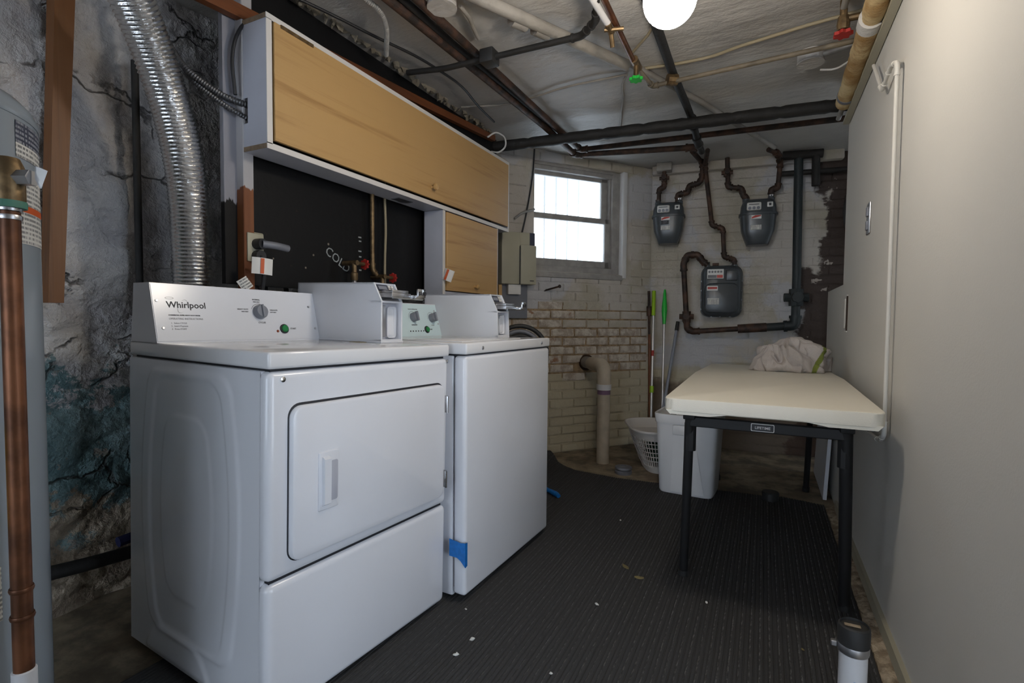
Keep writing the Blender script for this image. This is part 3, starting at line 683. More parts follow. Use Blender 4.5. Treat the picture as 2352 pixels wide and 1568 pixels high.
# blue tape on the washer corner, and a curled piece of tape on the carpet
def tape_sheet():
    m = MB(); pts = [(-.958, 1.470), (-.93, 1.4745), (-.915, 1.4740), (-.8965, 1.4755), (-.8955, 1.487)]
    z = [(.232, .172), (.225, .168), (.222, .160), (.224, .138), (.224, .142)]; vs = []
    for (x, y), (a, b) in zip(pts, z): vs += [(x, y, a), (x, y, b), (x, y-.0012, b), (x, y-.0012, a)]
    n = len(pts); fs = [(4*i+k, 4*i+(k+1) % 4, 4*i+4+(k+1) % 4, 4*i+4+k) for i in range(n-1) for k in range(4)]+[(0, 1, 2, 3), (4*n-1, 4*n-2, 4*n-3, 4*n-4)]
    return m.add(vs, fs)
tag(tape_sheet().build('tape_strip', 'tape'), 'strip of blue tape stuck low on the washer corner beside the dryer', 'tape')
m = MB().tube([(-1.12, 2.70, .022), (-1.07, 2.675, .022), (-1.02, 2.645, .02), (-.995, 2.625, .018)], .014, 10, rf=lambda i: (.016, .013, .017, .012)[i]); m.v = [(x, y, .008+(z-.008)*.9) for x, y, z in m.v]
tag(m.build('tape_scrap', 'tape'), 'crumpled scrap of blue tape on the carpet behind the washer', 'tape')

# ================================================================ CABINETS
cb = empty('upper_cabinet', (-1.62, 1.19, 1.555), 'long shallow wall cabinet with plywood flap door, above the machines', 'cabinet')
L_, dp, hh = 1.79, .12, .44
MB().box(0, dp, 0, L_, 0, .016).build('bottom_board', 'cabgrey', cb, 0)
MB().box(dp, dp+.003, -.001, L_+.001, -.001, .019).build('bottom_edge_band', 'whitetrim', cb, 0)
MB().box(-.001, dp, -.0015, 0, 0, .016).build('raw_edge', 'cabedge', cb, 0)
MB().box(0, dp, 0, L_, hh-.016, hh).build('top_board', 'cabgrey', cb, 0)
MB().box(dp, dp+.003, -.001, L_+.001, hh-.018, hh+.001).build('top_edge_band', 'whitetrim', cb, 0)
MB().box(-.001, dp, -.0015, 0, hh-.016, hh).build('raw_edge', 'cabedge', cb, 0)
MB().box(.026, dp, .0, .016, .016, hh-.016).box(0, .026, 0, .016, .016, .095).box(0, .026, 0, .016, .180, hh-.016).build('end_board', 'cabgrey', cb, 0)
MB().box(dp, dp+.003, -.001, .020, .016, hh-.016).build('end_edge_band', 'whitetrim', cb, 0)
MB().box(0, dp, L_-.016, L_, .016, hh-.016).build('end_board', 'cabgrey', cb, 0)
MB().box(dp, dp+.003, L_-.014, L_, .016, hh-.016).build('end_edge_band', 'whitetrim', cb, 0)
MB().box(-.004, 0, 0, L_, 0, hh).build('back_board', 'black', cb, 0)
fd = MB().box(dp-.004, dp+.009, .026, L_-.022, .030, hh-.020, .001, 1).build('flap_door', 'ply', cb, 0)
for kz in ((.93, .085),):
    k = MB().lathe([(.009, 0), (.008, .012), (.016, .020), (.014, .030), (.006, .034)], 18).build('door_knob', 'ply', fd); k.matrix_local = Matrix.Translation((dp+.009, kz[0], kz[1])) @ Matrix.Rotation(R(90), 4, 'Y')
MB().box(dp+.004, dp+.0125, .05, .19, hh-.030, hh-.018, .001, 1).build('piano_hinge', 'brass', fd)
MB().box(.03, .08, .74, .84, -.0035, 0).build('catch_plate', 'steel', cb, 0)
c2 = empty('lower_cabinet', (-1.62, 2.235, 1.12), 'small wall cabinet with square plywood door hung below the long cabinet', 'cabinet')
l2, h2 = .605, .433
MB().box(0, dp-.005, 0, .016, 0, h2).build('end_board', 'cabgrey', c2, 0); MB().box(dp-.005, dp-.002, -.001, .02, 0, h2).build('end_edge_band', 'whitetrim', c2, 0)
MB().box(0, dp-.005, l2-.016, l2, 0, h2).build('end_board', 'cabgrey', c2, 0); MB().box(dp-.005, dp-.002, l2-.016, l2+.002, 0, h2).build('end_edge_band', 'whitetrim', c2, 0)
MB().box(0, dp-.005, .016, l2-.016, 0, .016).build('bottom_board', 'cabgrey', c2, 0)
MB().box(-.004, 0, 0, l2, 0, h2).build('back_board', 'black', c2, 0)
fd2 = MB().box(dp-.006, dp+.006, .026, l2-.020, .02, h2-.006, .001, 1).build('door', 'ply', c2, 0)
k = MB().lathe([(.008, 0), (.007, .012), (.014, .020), (.012, .028), (.005, .032)], 18).build('door_knob', 'ply', fd2); k.matrix_local = Matrix.Translation((dp+.006, .31, .055)) @ Matrix.Rotation(R(90), 4, 'Y')

# ================================================================ DUCT, CABLES, LEFT SIDE
def ribbed(pts, r, amp, pitch, seg=22):
    P = [Vector(p) for p in pts]; Q = []
    for i in range(len(P)-1):      # Catmull-Rom
        p0, p1, p2, p3 = P[max(0, i-1)], P[i], P[i+1], P[min(len(P)-1, i+2)]
        for k in range(60):
            t = k/60; Q.append(.5*((2*p1)+(p2-p0)*t+(2*p0-5*p1+4*p2-p3)*t*t+(3*p1-p0-3*p2+p3)*t**3))
    Q.append(P[-1]); out = [Q[0]]; step = pitch/4; acc = 0
    for a, b in zip(Q, Q[1:]):
        L = (b-a).length; s = step-acc
        while s <= L and L > 0: out.append(a+(b-a)*(s/L)); s += step
        acc = (acc+L) % step if L < step-acc else L-(s-step)
    return MB().tube(out, r, seg, rf=lambda i: r+amp*(1, 0, -1, 0)[i % 4]+.0012*noise.noise((i*.13, 0, 0)))
tag(ribbed([(-1.735, 1.08, .55), (-1.735, 1.08, 1.05), (-1.712, 1.053, 1.43), (-1.70, .985, 1.70), (-1.62, .83, 1.92), (-1.53, .66, 2.02), (-1.50, .45, 2.07), (-1.50, .2, 2.08)], .0575, .0022, .0125).build('dryer_duct', 'duct', smooth=60), 'silver corrugated foil duct rising from behind the dryer', 'duct')
tag(ribbed([(-1.88, 1.03, 2.05), (-1.80, 1.058, 1.890), (-1.72, 1.065, 1.799), (-1.66, 1.122, 1.741), (-1.628, 1.16, 1.722), (-1.605, 1.222, 1.716)], .0105, .0012, .008, 10).build('armoured_cable', 'dkgalv'), 'grey armoured cable, upper of two, entering the cabinet end notch', 'cable')
tag(ribbed([(-1.88, 1.06, 1.98), (-1.80, 1.072, 1.861), (-1.72, 1.080, 1.775), (-1.66, 1.125, 1.715), (-1.628, 1.16, 1.688), (-1.605, 1.222, 1.665)], .0085, .0012, .008, 10).build('armoured_cable', 'dkgalv'), 'thinner armoured cable, lower of two, entering the cabinet end notch', 'cable')
tubes('hanging_cable', [(-1.60, 1.27, 2.002), (-1.612, 1.20, 2.0), (-1.62, 1.165, 1.93), (-1.625, 1.155, 1.85), (-1.622, 1.165, 1.74)], .006, 'black', 'thin black cord hanging over the left end of the cabinet', 'cord', fillet=.05)
# black rod standing in for the dark of a narrow wall recess, timber post, wall conduit
pipe('recess_rod', [(-1.985, 1.048, .0), (-1.985, 1.048, 1.875)], .0115, 'blackpipe', 'black upright rod for the dark recess in the rubble wall left of the duct')
tag(MB().add([(-2.02, .783, 1.03), (-1.97, .783, 1.03), (-1.97, .822, 1.03), (-2.02, .822, 1.03), (-2.02, .83, 2.2), (-1.97, .83, 2.2), (-1.97, .885, 2.2), (-2.02, .885, 2.2)], [(0, 3, 2, 1), (4, 5, 6, 7), (0, 1, 5, 4), (1, 2, 6, 5), (2, 3, 7, 6), (3, 0, 4, 7)]).build('timber_post', 'post', smooth=0), 'short brown timber post on the rubble wall behind the water heater', 'post')
pipe('wall_conduit', [(-1.95, .45, .24), (-1.95, .86, .185), (-1.95, 1.25, .15)], .022, 'blackpipe', 'dark horizontal pipe low on the rubble wall beside the dryer')
tag(MB().tube([(-1.92, .93, .235), (-1.915, 1.08, .245)], .018, 8).build('blue_wrap', mt['navy'] if 0 else M('blue_wrap', srgb(20, 26, 66), .6), smooth=40), 'blue wrapped fitting above the low wall pipe', 'fitting')
# water heater
HC = Vector((-1.4875, .313, 0)); hr = .25
wh = empty('water_heater', HC, 'grey tank water heater with copper relief pipe at the left edge', 'water heater')
MB().lathe([(hr-.01, .02), (hr, .03), (hr, 1.385), (hr-.004, 1.40), (hr-.02, 1.418), (hr-.08, 1.442), (.06, 1.458), (.02, 1.46)], 72).build('tank', 'tank', wh, 40)
MB().lathe([(hr+.0015, 1.372), (hr+.003, 1.376), (hr+.003, 1.382), (hr+.0015, 1.386)], 72).build('top_seam', 'tank', wh, 40)
for a in range(3):
    f = MB().lathe([(.03, 0), (.03, .025)], 12).build('foot', 'black', wh); f.location = (.18*math.cos(a*2.1), .18*math.sin(a*2.1), 0)
def label(name, a0, a1, z0, z1, mat, off=.001):
    m = MB(); n = 10; vs = []
    for k in range(n+1):
        a = R(a0+(a1-a0)*k/n)
        for rr_ in (hr+off, hr-.001):
            for z in (z0, z1): vs.append((rr_*math.cos(a), rr_*math.sin(a), z))
    fs = [(4*k, 4*k+1, 4*k+5, 4*k+4) for k in range(n)]
    return m.add(vs, fs).build(name, mat, wh, 60)
LAB = {'dark': (39, 65, 1.322, 1.364), 'white1': (39, 65, 1.295, 1.322), 'warn': (37, 65, 1.13, 1.268), 'warnband': (37, 65, 1.192, 1.205), 'energy': (-12, 23, .594, .782), 'rating': (-12, 25, .422, .524)}
label('rating_label', *LAB['dark'], 'printn'); label('rating_label', *LAB['white1'], 'printw'); label('warning_label', *LAB['warn'], 'printw'); label('warning_band', *LAB['warnband'], 'orange', .0016)
label('energy_label', *LAB['energy'], 'printy'); label('data_label', *LAB['rating'], 'printw')
PX, PY = -1.184+1.4875, .42-.313
MB().tube([(PX, PY, .35), (PX, PY, 1.17)], .0150, 18).build('relief_pipe', 'copper', wh)
MB().lathe([(.018, .28), (.018, .350), (.0155, .352)], 16, Matrix.Translation((PX, PY, 0))).build('pipe_end', 'pvc', wh)
for z in (.45, .50, 1.16, 1.175): MB().lathe([(.0170, z-.004), (.0180, z), (.0170, z+.004)], 16, Matrix.Translation((PX, PY, 0))).build('solder_ring', 'steel' if z > 1 else 'copper', wh)
tv = MB().lathe([(.022, 1.180), (.023, 1.19), (.023, 1.245), (.016, 1.262), (.004, 1.265)], 18, Matrix.Translation((PX, PY, 0)))
dirv = Vector((-PX, -PY, 0)).normalized(); tv.tube([(PX, PY, 1.225), (PX+dirv.x*.10, PY+dirv.y*.10, 1.225)], .018, 14)
tv = tv.build('relief_valve', 'brass', wh)
sd = Vector((math.cos(R(26)), math.sin(R(26)), 0))
MB().tube([Vector((PX, PY, 1.228)), Vector((PX, PY, 1.228))+sd*.034-dirv*.01], .014, 6).build('valve_cap', 'steel', tv)
q = Vector((PX, PY, 1.236))+sd*.036-dirv*.012
MB().add([q+Vector((0, 0, .012)), q+sd*.020+Vector((0, 0, .004)), q+sd*.008+Vector((0, 0, -.026)), q+Vector((0, 0, -.010)), q-dirv*.003+Vector((0, 0, .012)), q-dirv*.003+sd*.020+Vector((0, 0, .004)), q-dirv*.003+sd*.008+Vector((0, 0, -.026)), q-dirv*.003+Vector((0, 0, -.010))],
    [(0, 1, 2, 3), (7, 6, 5, 4), (0, 4, 5, 1), (1, 5, 6, 2), (2, 6, 7, 3), (3, 7, 4, 0)]).build('valve_lever', 'chrome', tv, 0)
MB().lathe([(.024, 1.176), (.0245, 1.182), (.024, 1.188)], 16, Matrix.Translation((PX, PY, 0))).build('valve_collar', M('verdigris', srgb(70, 120, 104), .6), tv)

# ================================================================ OUTLET, TAGS, TAPS ON THE BLACK BOARD
ol = empty('power_outlet', (-1.65, 1.225, 1.235), 'beige surface power outlet with two plugs on the black board', 'outlet')
MB().box(0, .035, -.036, .04, -.055, .055, .006, 3).build('outlet_box', 'beige', ol)
MB().box(.035, .04, -.030, .034, -.05, .05, .004, 2).build('cover_plate', 'beige', ol)
p1 = MB().tube([(.036, .004, .012), (.070, .008, .012)], .019, 14).build('plug', 'black', ol); MB().tube([(.068, .006, .012), (.085, .05, .010), (.086, .098, .006)], .013, 12, .02).build('plug_sleeve', 'greysheet', p1)
MB().tube([(.036, .004, -.030), (.066, .004, -.030)], .020, 14).build('plug', 'black', ol)
MB().tube([(.064, .004, -.030), (.075, .01, -.06), (.05, .02, -.14), (.02, .01, -.3)], .007, 10, .04).build('plug_cord', 'black', ol)
def tagcard(name, P, w, h, mat, yaw, tilt, label_, bend=.01, stripe=True):
    r = empty(name, Matrix.Translation(P) @ Matrix.Rotation(yaw, 4, 'Z') @ Matrix.Rotation(tilt, 4, 'Y'), label_, 'tag')
    m = MB(); n = 8; vs = []
    for k in range(n+1):
        x = -w/2+w*k/n; y = -bend*math.sin(math.pi*k/n)
        vs += [(x, y, 0), (x, y, h), (x, y+.0008, h), (x, y+.0008, 0)]
    m.add(vs, [(4*k+i, 4*k+(i+1) % 4, 4*k+4+(i+1) % 4, 4*k+4+i) for k in range(n) for i in range(4)]+[(0, 1, 2, 3), (4*n+3, 4*n+2, 4*n+1, 4*n)]); m.build('card', mat, r, 60)
    if stripe: MB().box(-.010, .002, -bend-.0018, -bend-.0006, .002, h-.002).build('orange_band', 'orange', r, 0)
    return r
tagcard('warning_tag', (-1.555, 1.207, 1.138), .070, .056, 'paper', R(75), R(3), 'white paper tag with orange band hanging below the power outlet')
tagcard('warning_tag', (-1.55, 1.152, 1.085), .036, .040, 'printw', R(70), R(-35), 'small curled paper tag at the brown stud under the outlet', .004, False)
tagcard('warning_tag', (-1.49, 2.245, 1.19), .055, .060, 'paper', R(20), R(20), 'curled paper tag with orange band on the small cabinet end', .014)
def tap(P, label_, handle_y, rot):
    r = empty('water_tap', P, label_, 'tap')
    MB().tube([(-.05, 0, 0), (.03, 0, 0)], .011, 12).tube([(.012, 0, 0), (.012, 0, -.05)], .011, 12).lathe([(.014, -.075), (.016, -.07), (.016, -.045), (.012, -.04)], 12, Matrix.Translation((.012, 0, 0))).tube([(.012, 0, 0), (.012, handle_y, 0)], .008, 10).build('tap_body', 'brass', r)
    m = MB(); n = 16; pts = []
    for k in range(48):
        a = 2*math.pi*k/48; q_ = .021+.0028*math.cos(8*a); pts.append((q_*math.cos(a), q_*math.sin(a)))
    vs = [(x, y, -.005) for x, y in pts]+[(x, y, .005) for x, y in pts]
    m.add(vs, [(k, (k+1) % 48, (k+1) % 48+48, k+48) for k in range(48)]+[tuple(range(47, -1, -1)), tuple(range(48, 96))])
    h = m.build('tap_handle', 'red', r); h.matrix_local = Matrix.Translation((.012, handle_y, 0)) @ Matrix.Rotation(R(90), 4, 'X')
    hs = ribbed([(.012, 0, -.07), (.013, .0, -.12), (.02, .02, -.25), (.05, .05, -.4)], .010, .0008, .008, 10).build('hose', 'steel', r)
    return r
tap((-1.60, 1.685, 1.228), 'water tap with red wheel handle beside the chalk word COLD', .065, 0)
tap((-1.60, 1.865, 1.183), 'water tap with red handle at the foot of the brass pipe', .075, 0)
pipe('supply_pipe', [(-1.622, 1.835, 2.0), (-1.622, 1.838, 1.215), (-1.615, 1.865, 1.185)], .010, 'brass', 'upright brown supply pipe on the black board, left of the cream wire', fillet=.02)
tubes('cream_wire', [(-1.625, 1.925, 2.0), (-1.625, 1.925, 1.56), (-1.625, 1.935, 1.42), (-1.625, 1.925, 1.25), (-1.62, 1.924, 1.0)], .006, 'wire', 'cream wire hanging down the black board beside the brown pipe', 'wire', fillet=.08)
ch = text('chalk_word', 'COLD', .055, frame((-1.6495, 1.565, 1.25), (0, math.cos(R(-28)), math.sin(R(-28))), (0, math.sin(R(28)), math.cos(R(-28)))), 'blackboardchalk', bb); ch.matrix_world = frame((-1.6495, 1.578, 1.262), (0, math.cos(R(-30)), math.sin(R(-30))), (0, math.sin(R(30)), math.cos(R(30))))
for k, z in enumerate((1.352, 1.335, 1.29, 1.265, 1.235, 1.205)):
    o = MB().box(-1.6495, -1.6488, 1.776+.004*(k % 2), 1.795, z, z+.006).build('chalk_mark', 'blackboardchalk', bb, 0)
for k, y in enumerate((1.30, 1.40, 1.50)):
    tubes('hose_stub', [(-1.80, y, 1.2), (-1.78, y+.02, .9), (-1.80, y+.05, .5), (-1.82, y+.05, .008)], .010, 'rubber', 'black hose hanging in the gap under the board, %s' % ('left one', 'middle one', 'right one')[k], 'hose', fillet=.05)

# ================================================================ BOXES LEFT OF THE WINDOW
def onW(x, y, z): return mW @ Vector((x, y, z))
ph_ = empty('phone_box', mW @ Matrix.Translation((-.38, -.005, 1.235)), 'beige plastic telephone junction box between cabinet and window', 'junction box')
MB().box(-.135, .0, -.075, 0, 0, .355, .005, 2).build('box_body', 'beige', ph_); MB().box(.004, .125, -.085, 0, 0, .27, .006, 2).build('box_cover', 'beige', ph_)
MB().box(.0, .12, -.055, 0, .26, .36, .004, 2).build('upper_body', 'beige', ph_)
MB().add([(.085, -.0552, .36), (.125, -.0552, .36), (.125, -.0552, .255), (.085, -.0552, .21), (.085, -.04, .36), (.125, -.04, .36), (.125, -.04, .255), (.085, -.04, .21)], [(0, 3, 2, 1), (4, 5, 6, 7), (0, 1, 5, 4), (1, 2, 6, 5), (2, 3, 7, 6), (3, 0, 4, 7)]).build('dark_window', 'navy', ph_, 0)
MB().box(-.002, .004, -.078, -.03, .0, .26).build('cover_gap', 'gap', ph_, 0)
MB().box(.075, .105, -.0862, -.0850, .022, .028).build('cover_print', 'ink', ph_, 0)
gp = tag(MB().box(-.50, -.29, -.022, .0, 1.0, 1.24, .002, 1).build('metal_panel', 'greysheet', smooth=0), 'grey sheet metal panel on the wall below the telephone box', 'panel'); gp.matrix_world = mW
sb = tag(MB().box(-.455, -.36, -.06, -.022, 1.165, 1.235, .003, 2).box(-.40, -.39, -.0605, -.06, 1.18, 1.22).build('small_box', 'paper'), 'small white printed box fixed under the telephone box', 'box'); sb.matrix_world = mW
dr = tag(MB().box(-.525, -.50, -.055, -.0, 1.0, 1.23, .002, 1).build('wood_batten', 'ply', smooth=0), 'pale vertical batten beside the white box under the telephone box', 'batten'); dr.matrix_world = mW
bt = empty('wall_bolt', Matrix.Identity(4), 'long rusty bolt sticking out of the brick wall below the window', 'bolt'); b0 = onW(-.135, .02, 1.203); b1 = onW(-.085, -.115, 1.228)
MB().tube([b0, b1], .0065, 10).build('shank', 'ironpipe', bt); MB().tube([b1, b1+(b1-b0).normalized()*.008], .013, 6).build('bolt_head', 'ironpipe', bt)
tubes('black_cable', [onW(-.335, -.02, 1.60), onW(-.30, -.02, 1.75), onW(-.255, -.02, 2.0), onW(-.245, -.02, 2.19)], .006, 'black', 'black cable running up from the telephone box beside the window', 'cable', fillet=.1)
tubes('window_latch_rod', [onW(-.40, -.03, 1.69), onW(-.345, -.03, 1.735), onW(-.24, -.02, 1.772)], .008, 'galv', 'grey bent rod reaching to the window from the left', 'rod', fillet=.03)
# round black object behind the washer
hw = empty('coiled_hose', Matrix.Translation((-1.24, 2.62, .80)) @ Matrix.Rotation(R(30), 4, 'Z'), 'black round coiled hose just showing behind the washing machine', 'hose')
for k, (r_, mm) in enumerate(((.155, 'rubber'), (.125, 'greysheet'), (.100, 'rubber'))):
    MB().tube([(r_*math.cos(2*math.pi*i/40), .012*(k % 2), r_*math.sin(2*math.pi*i/40)) for i in range(41)], .013, 10).build('coil', mm, hw, 60)
MB().lathe([(.10, 0), (.10, .01)], 40, RX).build('hub_disc', 'greysheet', hw)
MB().box(-.02, .02, -.02, .02, -.80, -.11).build('stand_post', 'blackmetal', hw, 0)

# ================================================================ GAS METERS (back wall coordinates s along, z up, y out of the room)
def BW(s, z, off): return mB @ Vector((s, -off, z))
def pB(ps, off): return [BW(s, z, off) for s, z in ps]
def meter(s0, s1, z0, z1, label_, extra):
    c = (s0+s1)/2; w = (s1-s0)/2; h = z1-z0
    r = empty('gas_meter', mB @ Matrix.Translation((c, -.13, z0)), label_, 'gas meter', 'gas meters on the painted brick wall')
    MB().loft([(0, 0, .0, w*.58, .055), (.012, 0, 0, w*.62, .065), (h*.30, 0, 0, w*.88, .078), (h*.60, 0, 0, w*.965, .082), (h*.64, 0, 0, w*.97, .082)], 36, 3.2).build('lower_case', 'meter', r, 40)
    MB().loft([(h*.62, 0, 0, w*1.03, .090), (h*.66, 0, 0, w*1.03, .090)], 36, 3.2).build('case_flange', 'meter', r, 30)
    MB().loft([(h*.65, 0, 0, w*.97, .082), (h*.82, 0, 0, w*.93, .078), (h*.92, 0, .0, w*.84, .068), (h*.955, 0, 0, w*.70, .05)], 36, 3.2).build('upper_case', 'meter', r, 40)
    for sx in (-.66, .66):
        m_ = MB().lathe([(.024, 0), (.024, .03), (.019, .035), (.019, .05)], 16, Matrix.Translation((sx*w, 0, h*.90))); m_.build('pipe_neck', 'meter', r, 40)
        MB().lathe([(.021, 0), (.021, .012)], 6, Matrix.Translation((sx*w, 0, h*.90+.04))).build('union_nut', 'steel' if sx > 0 else 'ironpipe', r, 20)
    ix = MB().box(-w*.66, w*.10, -.096, -.07, h*.70, h*.87, .010, 3).build('index_plate', 'gaugeface', r)
    for k in range(3):
        d = MB().lathe([(.011, 0), (.011, .001)], 16).build('dial', 'greysheet', ix, 0); d.matrix_local = Matrix.Translation((-w*.50+k*w*.22, -.0962, h*.745)) @ RX
    MB().box(-w*.55, -w*.02, -.0966, -.096, h*.81, h*.83).build('index_print', 'ink2', ix, 0)
    MB().box(w*.40, w*.70, -.087, -.07, h*.76, h*.86, .003, 2).build('badge', 'gaugeface', r); MB().box(w*.49, w*.61, -.0878, -.0868, h*.785, h*.835).build('badge_emblem', 'ink', r, 0)
    st = MB().box(-w*.40, w*.12, -.0865, -.079, h*.525, h*.60).build('logo_sticker', 'paper', r, 0)
    MB().add([(-w*.38, -.087, h*.53), (w*.10, -.087, h*.575), (w*.10, -.087, h*.597), (-w*.2, -.087, h*.597), (-w*.38, -.087, h*.56)], [(0, 1, 2, 3, 4)]).build('logo_swoosh', 'redprint', st, 0)
    MB().box(-w*.42, w*.14, -.0835, -.076, h*.30, h*.40).build('number_sticker', 'printw', r, 0)
    if extra:
        e = MB().box(-w*.40, w*.06, -.0865, -.079, h*.43, h*.515).build('number_plate', 'ink', r, 0); text('number', '27', .026, Matrix.Translation((-w*.17, -.0869, h*.445)) @ RX, 'ink2', e, 'CENTER')
    return r
meter(.014, .252, 1.578, 1.90, 'gas meter nearest the window, with a dark number plate', True)
meter(.629, .878, 1.543, 1.882, 'upper right gas meter with red and white stickers, nearest the thick riser', False)
# large lower meter, flat rounded box
m3 = empty('gas_meter', mB @ Matrix.Translation((.515, -.11, 1.03)), 'large lower gas meter with flat rounded case below the other two', 'gas meter', 'gas meters on the painted brick wall')
def rplate(x0, x1, z0, z1, r, y0, y1, edge): return plate(x0, x1, z0, z1, r, y0, y1, edge)
rplate(-.130, .142, -.002, .372, .06, -.055, .07, .03).build('meter_case', 'meter', m3, 40)
rplate(-.138, .150, -.008, .376, .064, -.010, .008, .003).build('case_flange', 'meter', m3, 40)
rplate(-.112, .124, .02, .245, .05, -.066, -.05, .012).build('front_cover', 'meter', m3, 40)
for x, z in [(-.134, z) for z in (.05, .12, .19, .26)]+[(.146, z) for z in (.05, .12, .19, .26)]+[(x, -.004) for x in (-.06, 0, .07)]:
    b_ = MB().lathe([(.007, 0), (.007, .012)], 6).build('flange_bolt', 'meter', m3, 20); b_.matrix_local = Matrix.Translation((x, -.008, z)) @ RX
ix = MB().box(-.095, .018, -.072, -.05, .275, .345, .002, 1).build('index_plate', 'gaugeface', m3)
for k in range(5):
    d = MB().lathe([(.008, 0), (.008, .001)], 14).build('dial', 'ink2', ix, 0); d.matrix_local = Matrix.Translation((-.080+k*.020, -.0722, .325)) @ RX
MB().box(-.09, -.03, -.0726, -.072, .28, .302).build('index_print', 'ink2', ix, 0); MB().box(-.028, .012, -.0726, -.072, .28, .302).build('index_print', 'redprint', ix, 0)
st = MB().box(-.095, -.02, -.067, -.06, .188, .223).build('logo_sticker', 'paper', m3, 0); MB().box(-.09, -.025, -.0675, -.067, .198, .215).build('logo_print', 'redprint', st, 0)
MB().box(-.09, -.01, -.067, -.06, .085, .132).build('number_sticker', 'printw', m3, 0)
MB().box(.035, .11, -.070, -.05, .26, .335, .004, 2).build('side_cover', 'meter', m3)
for x in (-.095, .092): MB().lathe([(.022, 0), (.022, .02), (.017, .022), (.017, .045)], 14, Matrix.Translation((x, 0, .36))).build('pipe_neck', 'meter', m3, 40)
MB().box(-.06, -.015, -.02, .02, .375, .395, .003).build('top_lug', 'ironpipe', m3)
# meter partly hidden behind the right wall end
mr = empty('gas_meter', mB @ Matrix.Translation((1.40, -.13, 1.57)), 'dark gas meter mostly hidden behind the end of the right wall', 'gas meter', 'gas meters on the painted brick wall')
MB().loft([(0, 0, 0, .07, .055), (.10, 0, 0, .105, .078), (.2, 0, 0, .115, .082), (.30, 0, 0, .10, .07), (.32, 0, 0, .08, .05)], 30, 3.2).build('meter_case', 'meter', mr, 40)
MB().box(-.10, -.02, -.096, -.07, .22, .29, .006, 2).build('index_plate', 'gaugeface', mr)
def valve(parent, P, r, mat, axis='z'):
    P = Vector(P); x = mB.to_3x3() @ Vector((1, 0, 0)); z = Vector((0, 0, 1)); y = mB.to_3x3() @ Vector((0, 1, 0))
    o = MB().tube([P-z*r*2.0, P+z*r*2.0], r*1.55, 8).tube([P-x*r*2.6, P+x*r*2.6], r*1.0, 8).tube([P-y*r*2.6, P+y*r*.5], r*1.25, 8).build('stop_valve', mat, None, 40)
    o.parent = parent; o.matrix_parent_inverse = parent.matrix_world.inverted(); return o
O_ = .13
p = pipe('gas_pipe', pB([(.094, 2.19), (.097, 2.012), (.059, 2.0), (.058, 1.90)], O_), .0155, 'ironpipe', 'short dark pipe with valve feeding the meter nearest the window', fillet=.022); valve(p, BW(.096, 2.081, O_), .014, 'ironpipe')
MB().box(.04, .15, -.17, -.09, 2.13, 2.19, .004, 2).build('ceiling_sleeve', 'pvcgrey', p).matrix_world = mB
pipe('gas_pipe', [mB @ Vector(q_) for q_ in ((.195, -O_, 1.895), (.198, -O_, 1.951), (.269, -O_, 1.959), (.277, -O_, 2.01), (.345, -O_, 2.022), (.365, -O_, 2.06), (.368, -O_, 2.17), (.30, -.45, 2.165))], .0165, 'ironpipe', 'stepped dark pipe from the window-side meter up to the ceiling elbow', fillet=.022)
pipe('gas_pipe', [mB @ Vector(q_) for q_ in ((.40, -.50, 2.145), (.385, -O_, 2.15), (.411, -O_, 1.958), (.445, -O_, 1.705), (.520, -O_, 1.678), (.534, -O_, 1.469), (.602, -O_, 1.446), (.607, -O_, 1.41))], .0155, 'ironpipe', 'long dark pipe dropping with jogs to the large lower meter', fillet=.022)
p = pipe('gas_pipe', pB([(.538, 2.19), (.548, 1.979), (.640, 1.962), (.653, 1.905), (.672, 1.895), (.672, 1.87)], O_), .0165, 'ironpipe', 'stepped dark pipe with valve feeding the upper right meter', fillet=.022); valve(p, BW(.54, 2.084, O_), .015, 'ironpipe')
pipe('gas_pipe', [mB @ Vector(q_) for q_ in ((.836, -O_, 1.875), (.834, -O_, 1.938), (.877, -O_, 1.945), (.888, -O_, 2.12), (.86, -.22, 2.165), (.79, -.32, 2.165))], .0165, 'ironpipe', 'dark pipe rising from the upper right meter to the ceiling', fillet=.022)
p = pipe('gas_riser', pB([(1.003, 2.16), (1.015, 1.252), (1.014, .965), (.80, .949)], O_), .029, 'tealpipe', 'thick dark green riser with large valve at the right of the meters', fillet=.05)
valve(p, BW(1.015, 1.165, O_), .030, 'tealpipe')
p = pipe('gas_pipe', pB([(.80, .949), (.324, .912), (.286, .935), (.272, 1.114), (.249, 1.425), (.275, 1.49), (.35, 1.492), (.385, 1.44), (.420, 1.41)], O_), .0195, 'ironpipe', 'rusty pipe looping from under the large meter up to its left side', fillet=.038)
valve(p, BW(.280, 1.025, O_), .020, 'ironpipe')
q = MB().tube(pB([(.64, .937), (.83, .951)], O_), .033, 14).build('pipe_coupling', 'ironpipe', None, 40); q.parent = p; q.matrix_parent_inverse = p.matrix_world.inverted()
p = pipe('gas_manifold', pB([(.90, 2.165), (1.15, 2.16)], .14), .030, 'blackpipe', 'black horizontal manifold pipe under the ceiling above the riser'); MB().tube(pB([(1.108, 2.16), (1.112, 1.94)], .14), .026, 12).build('drop_leg', 'blackpipe', p)
pipe('gas_pipe', pB([(.90, 2.045), (1.70, 2.04)], .12), .018, 'blackpipe', 'black horizontal pipe passing behind the riser to the right')

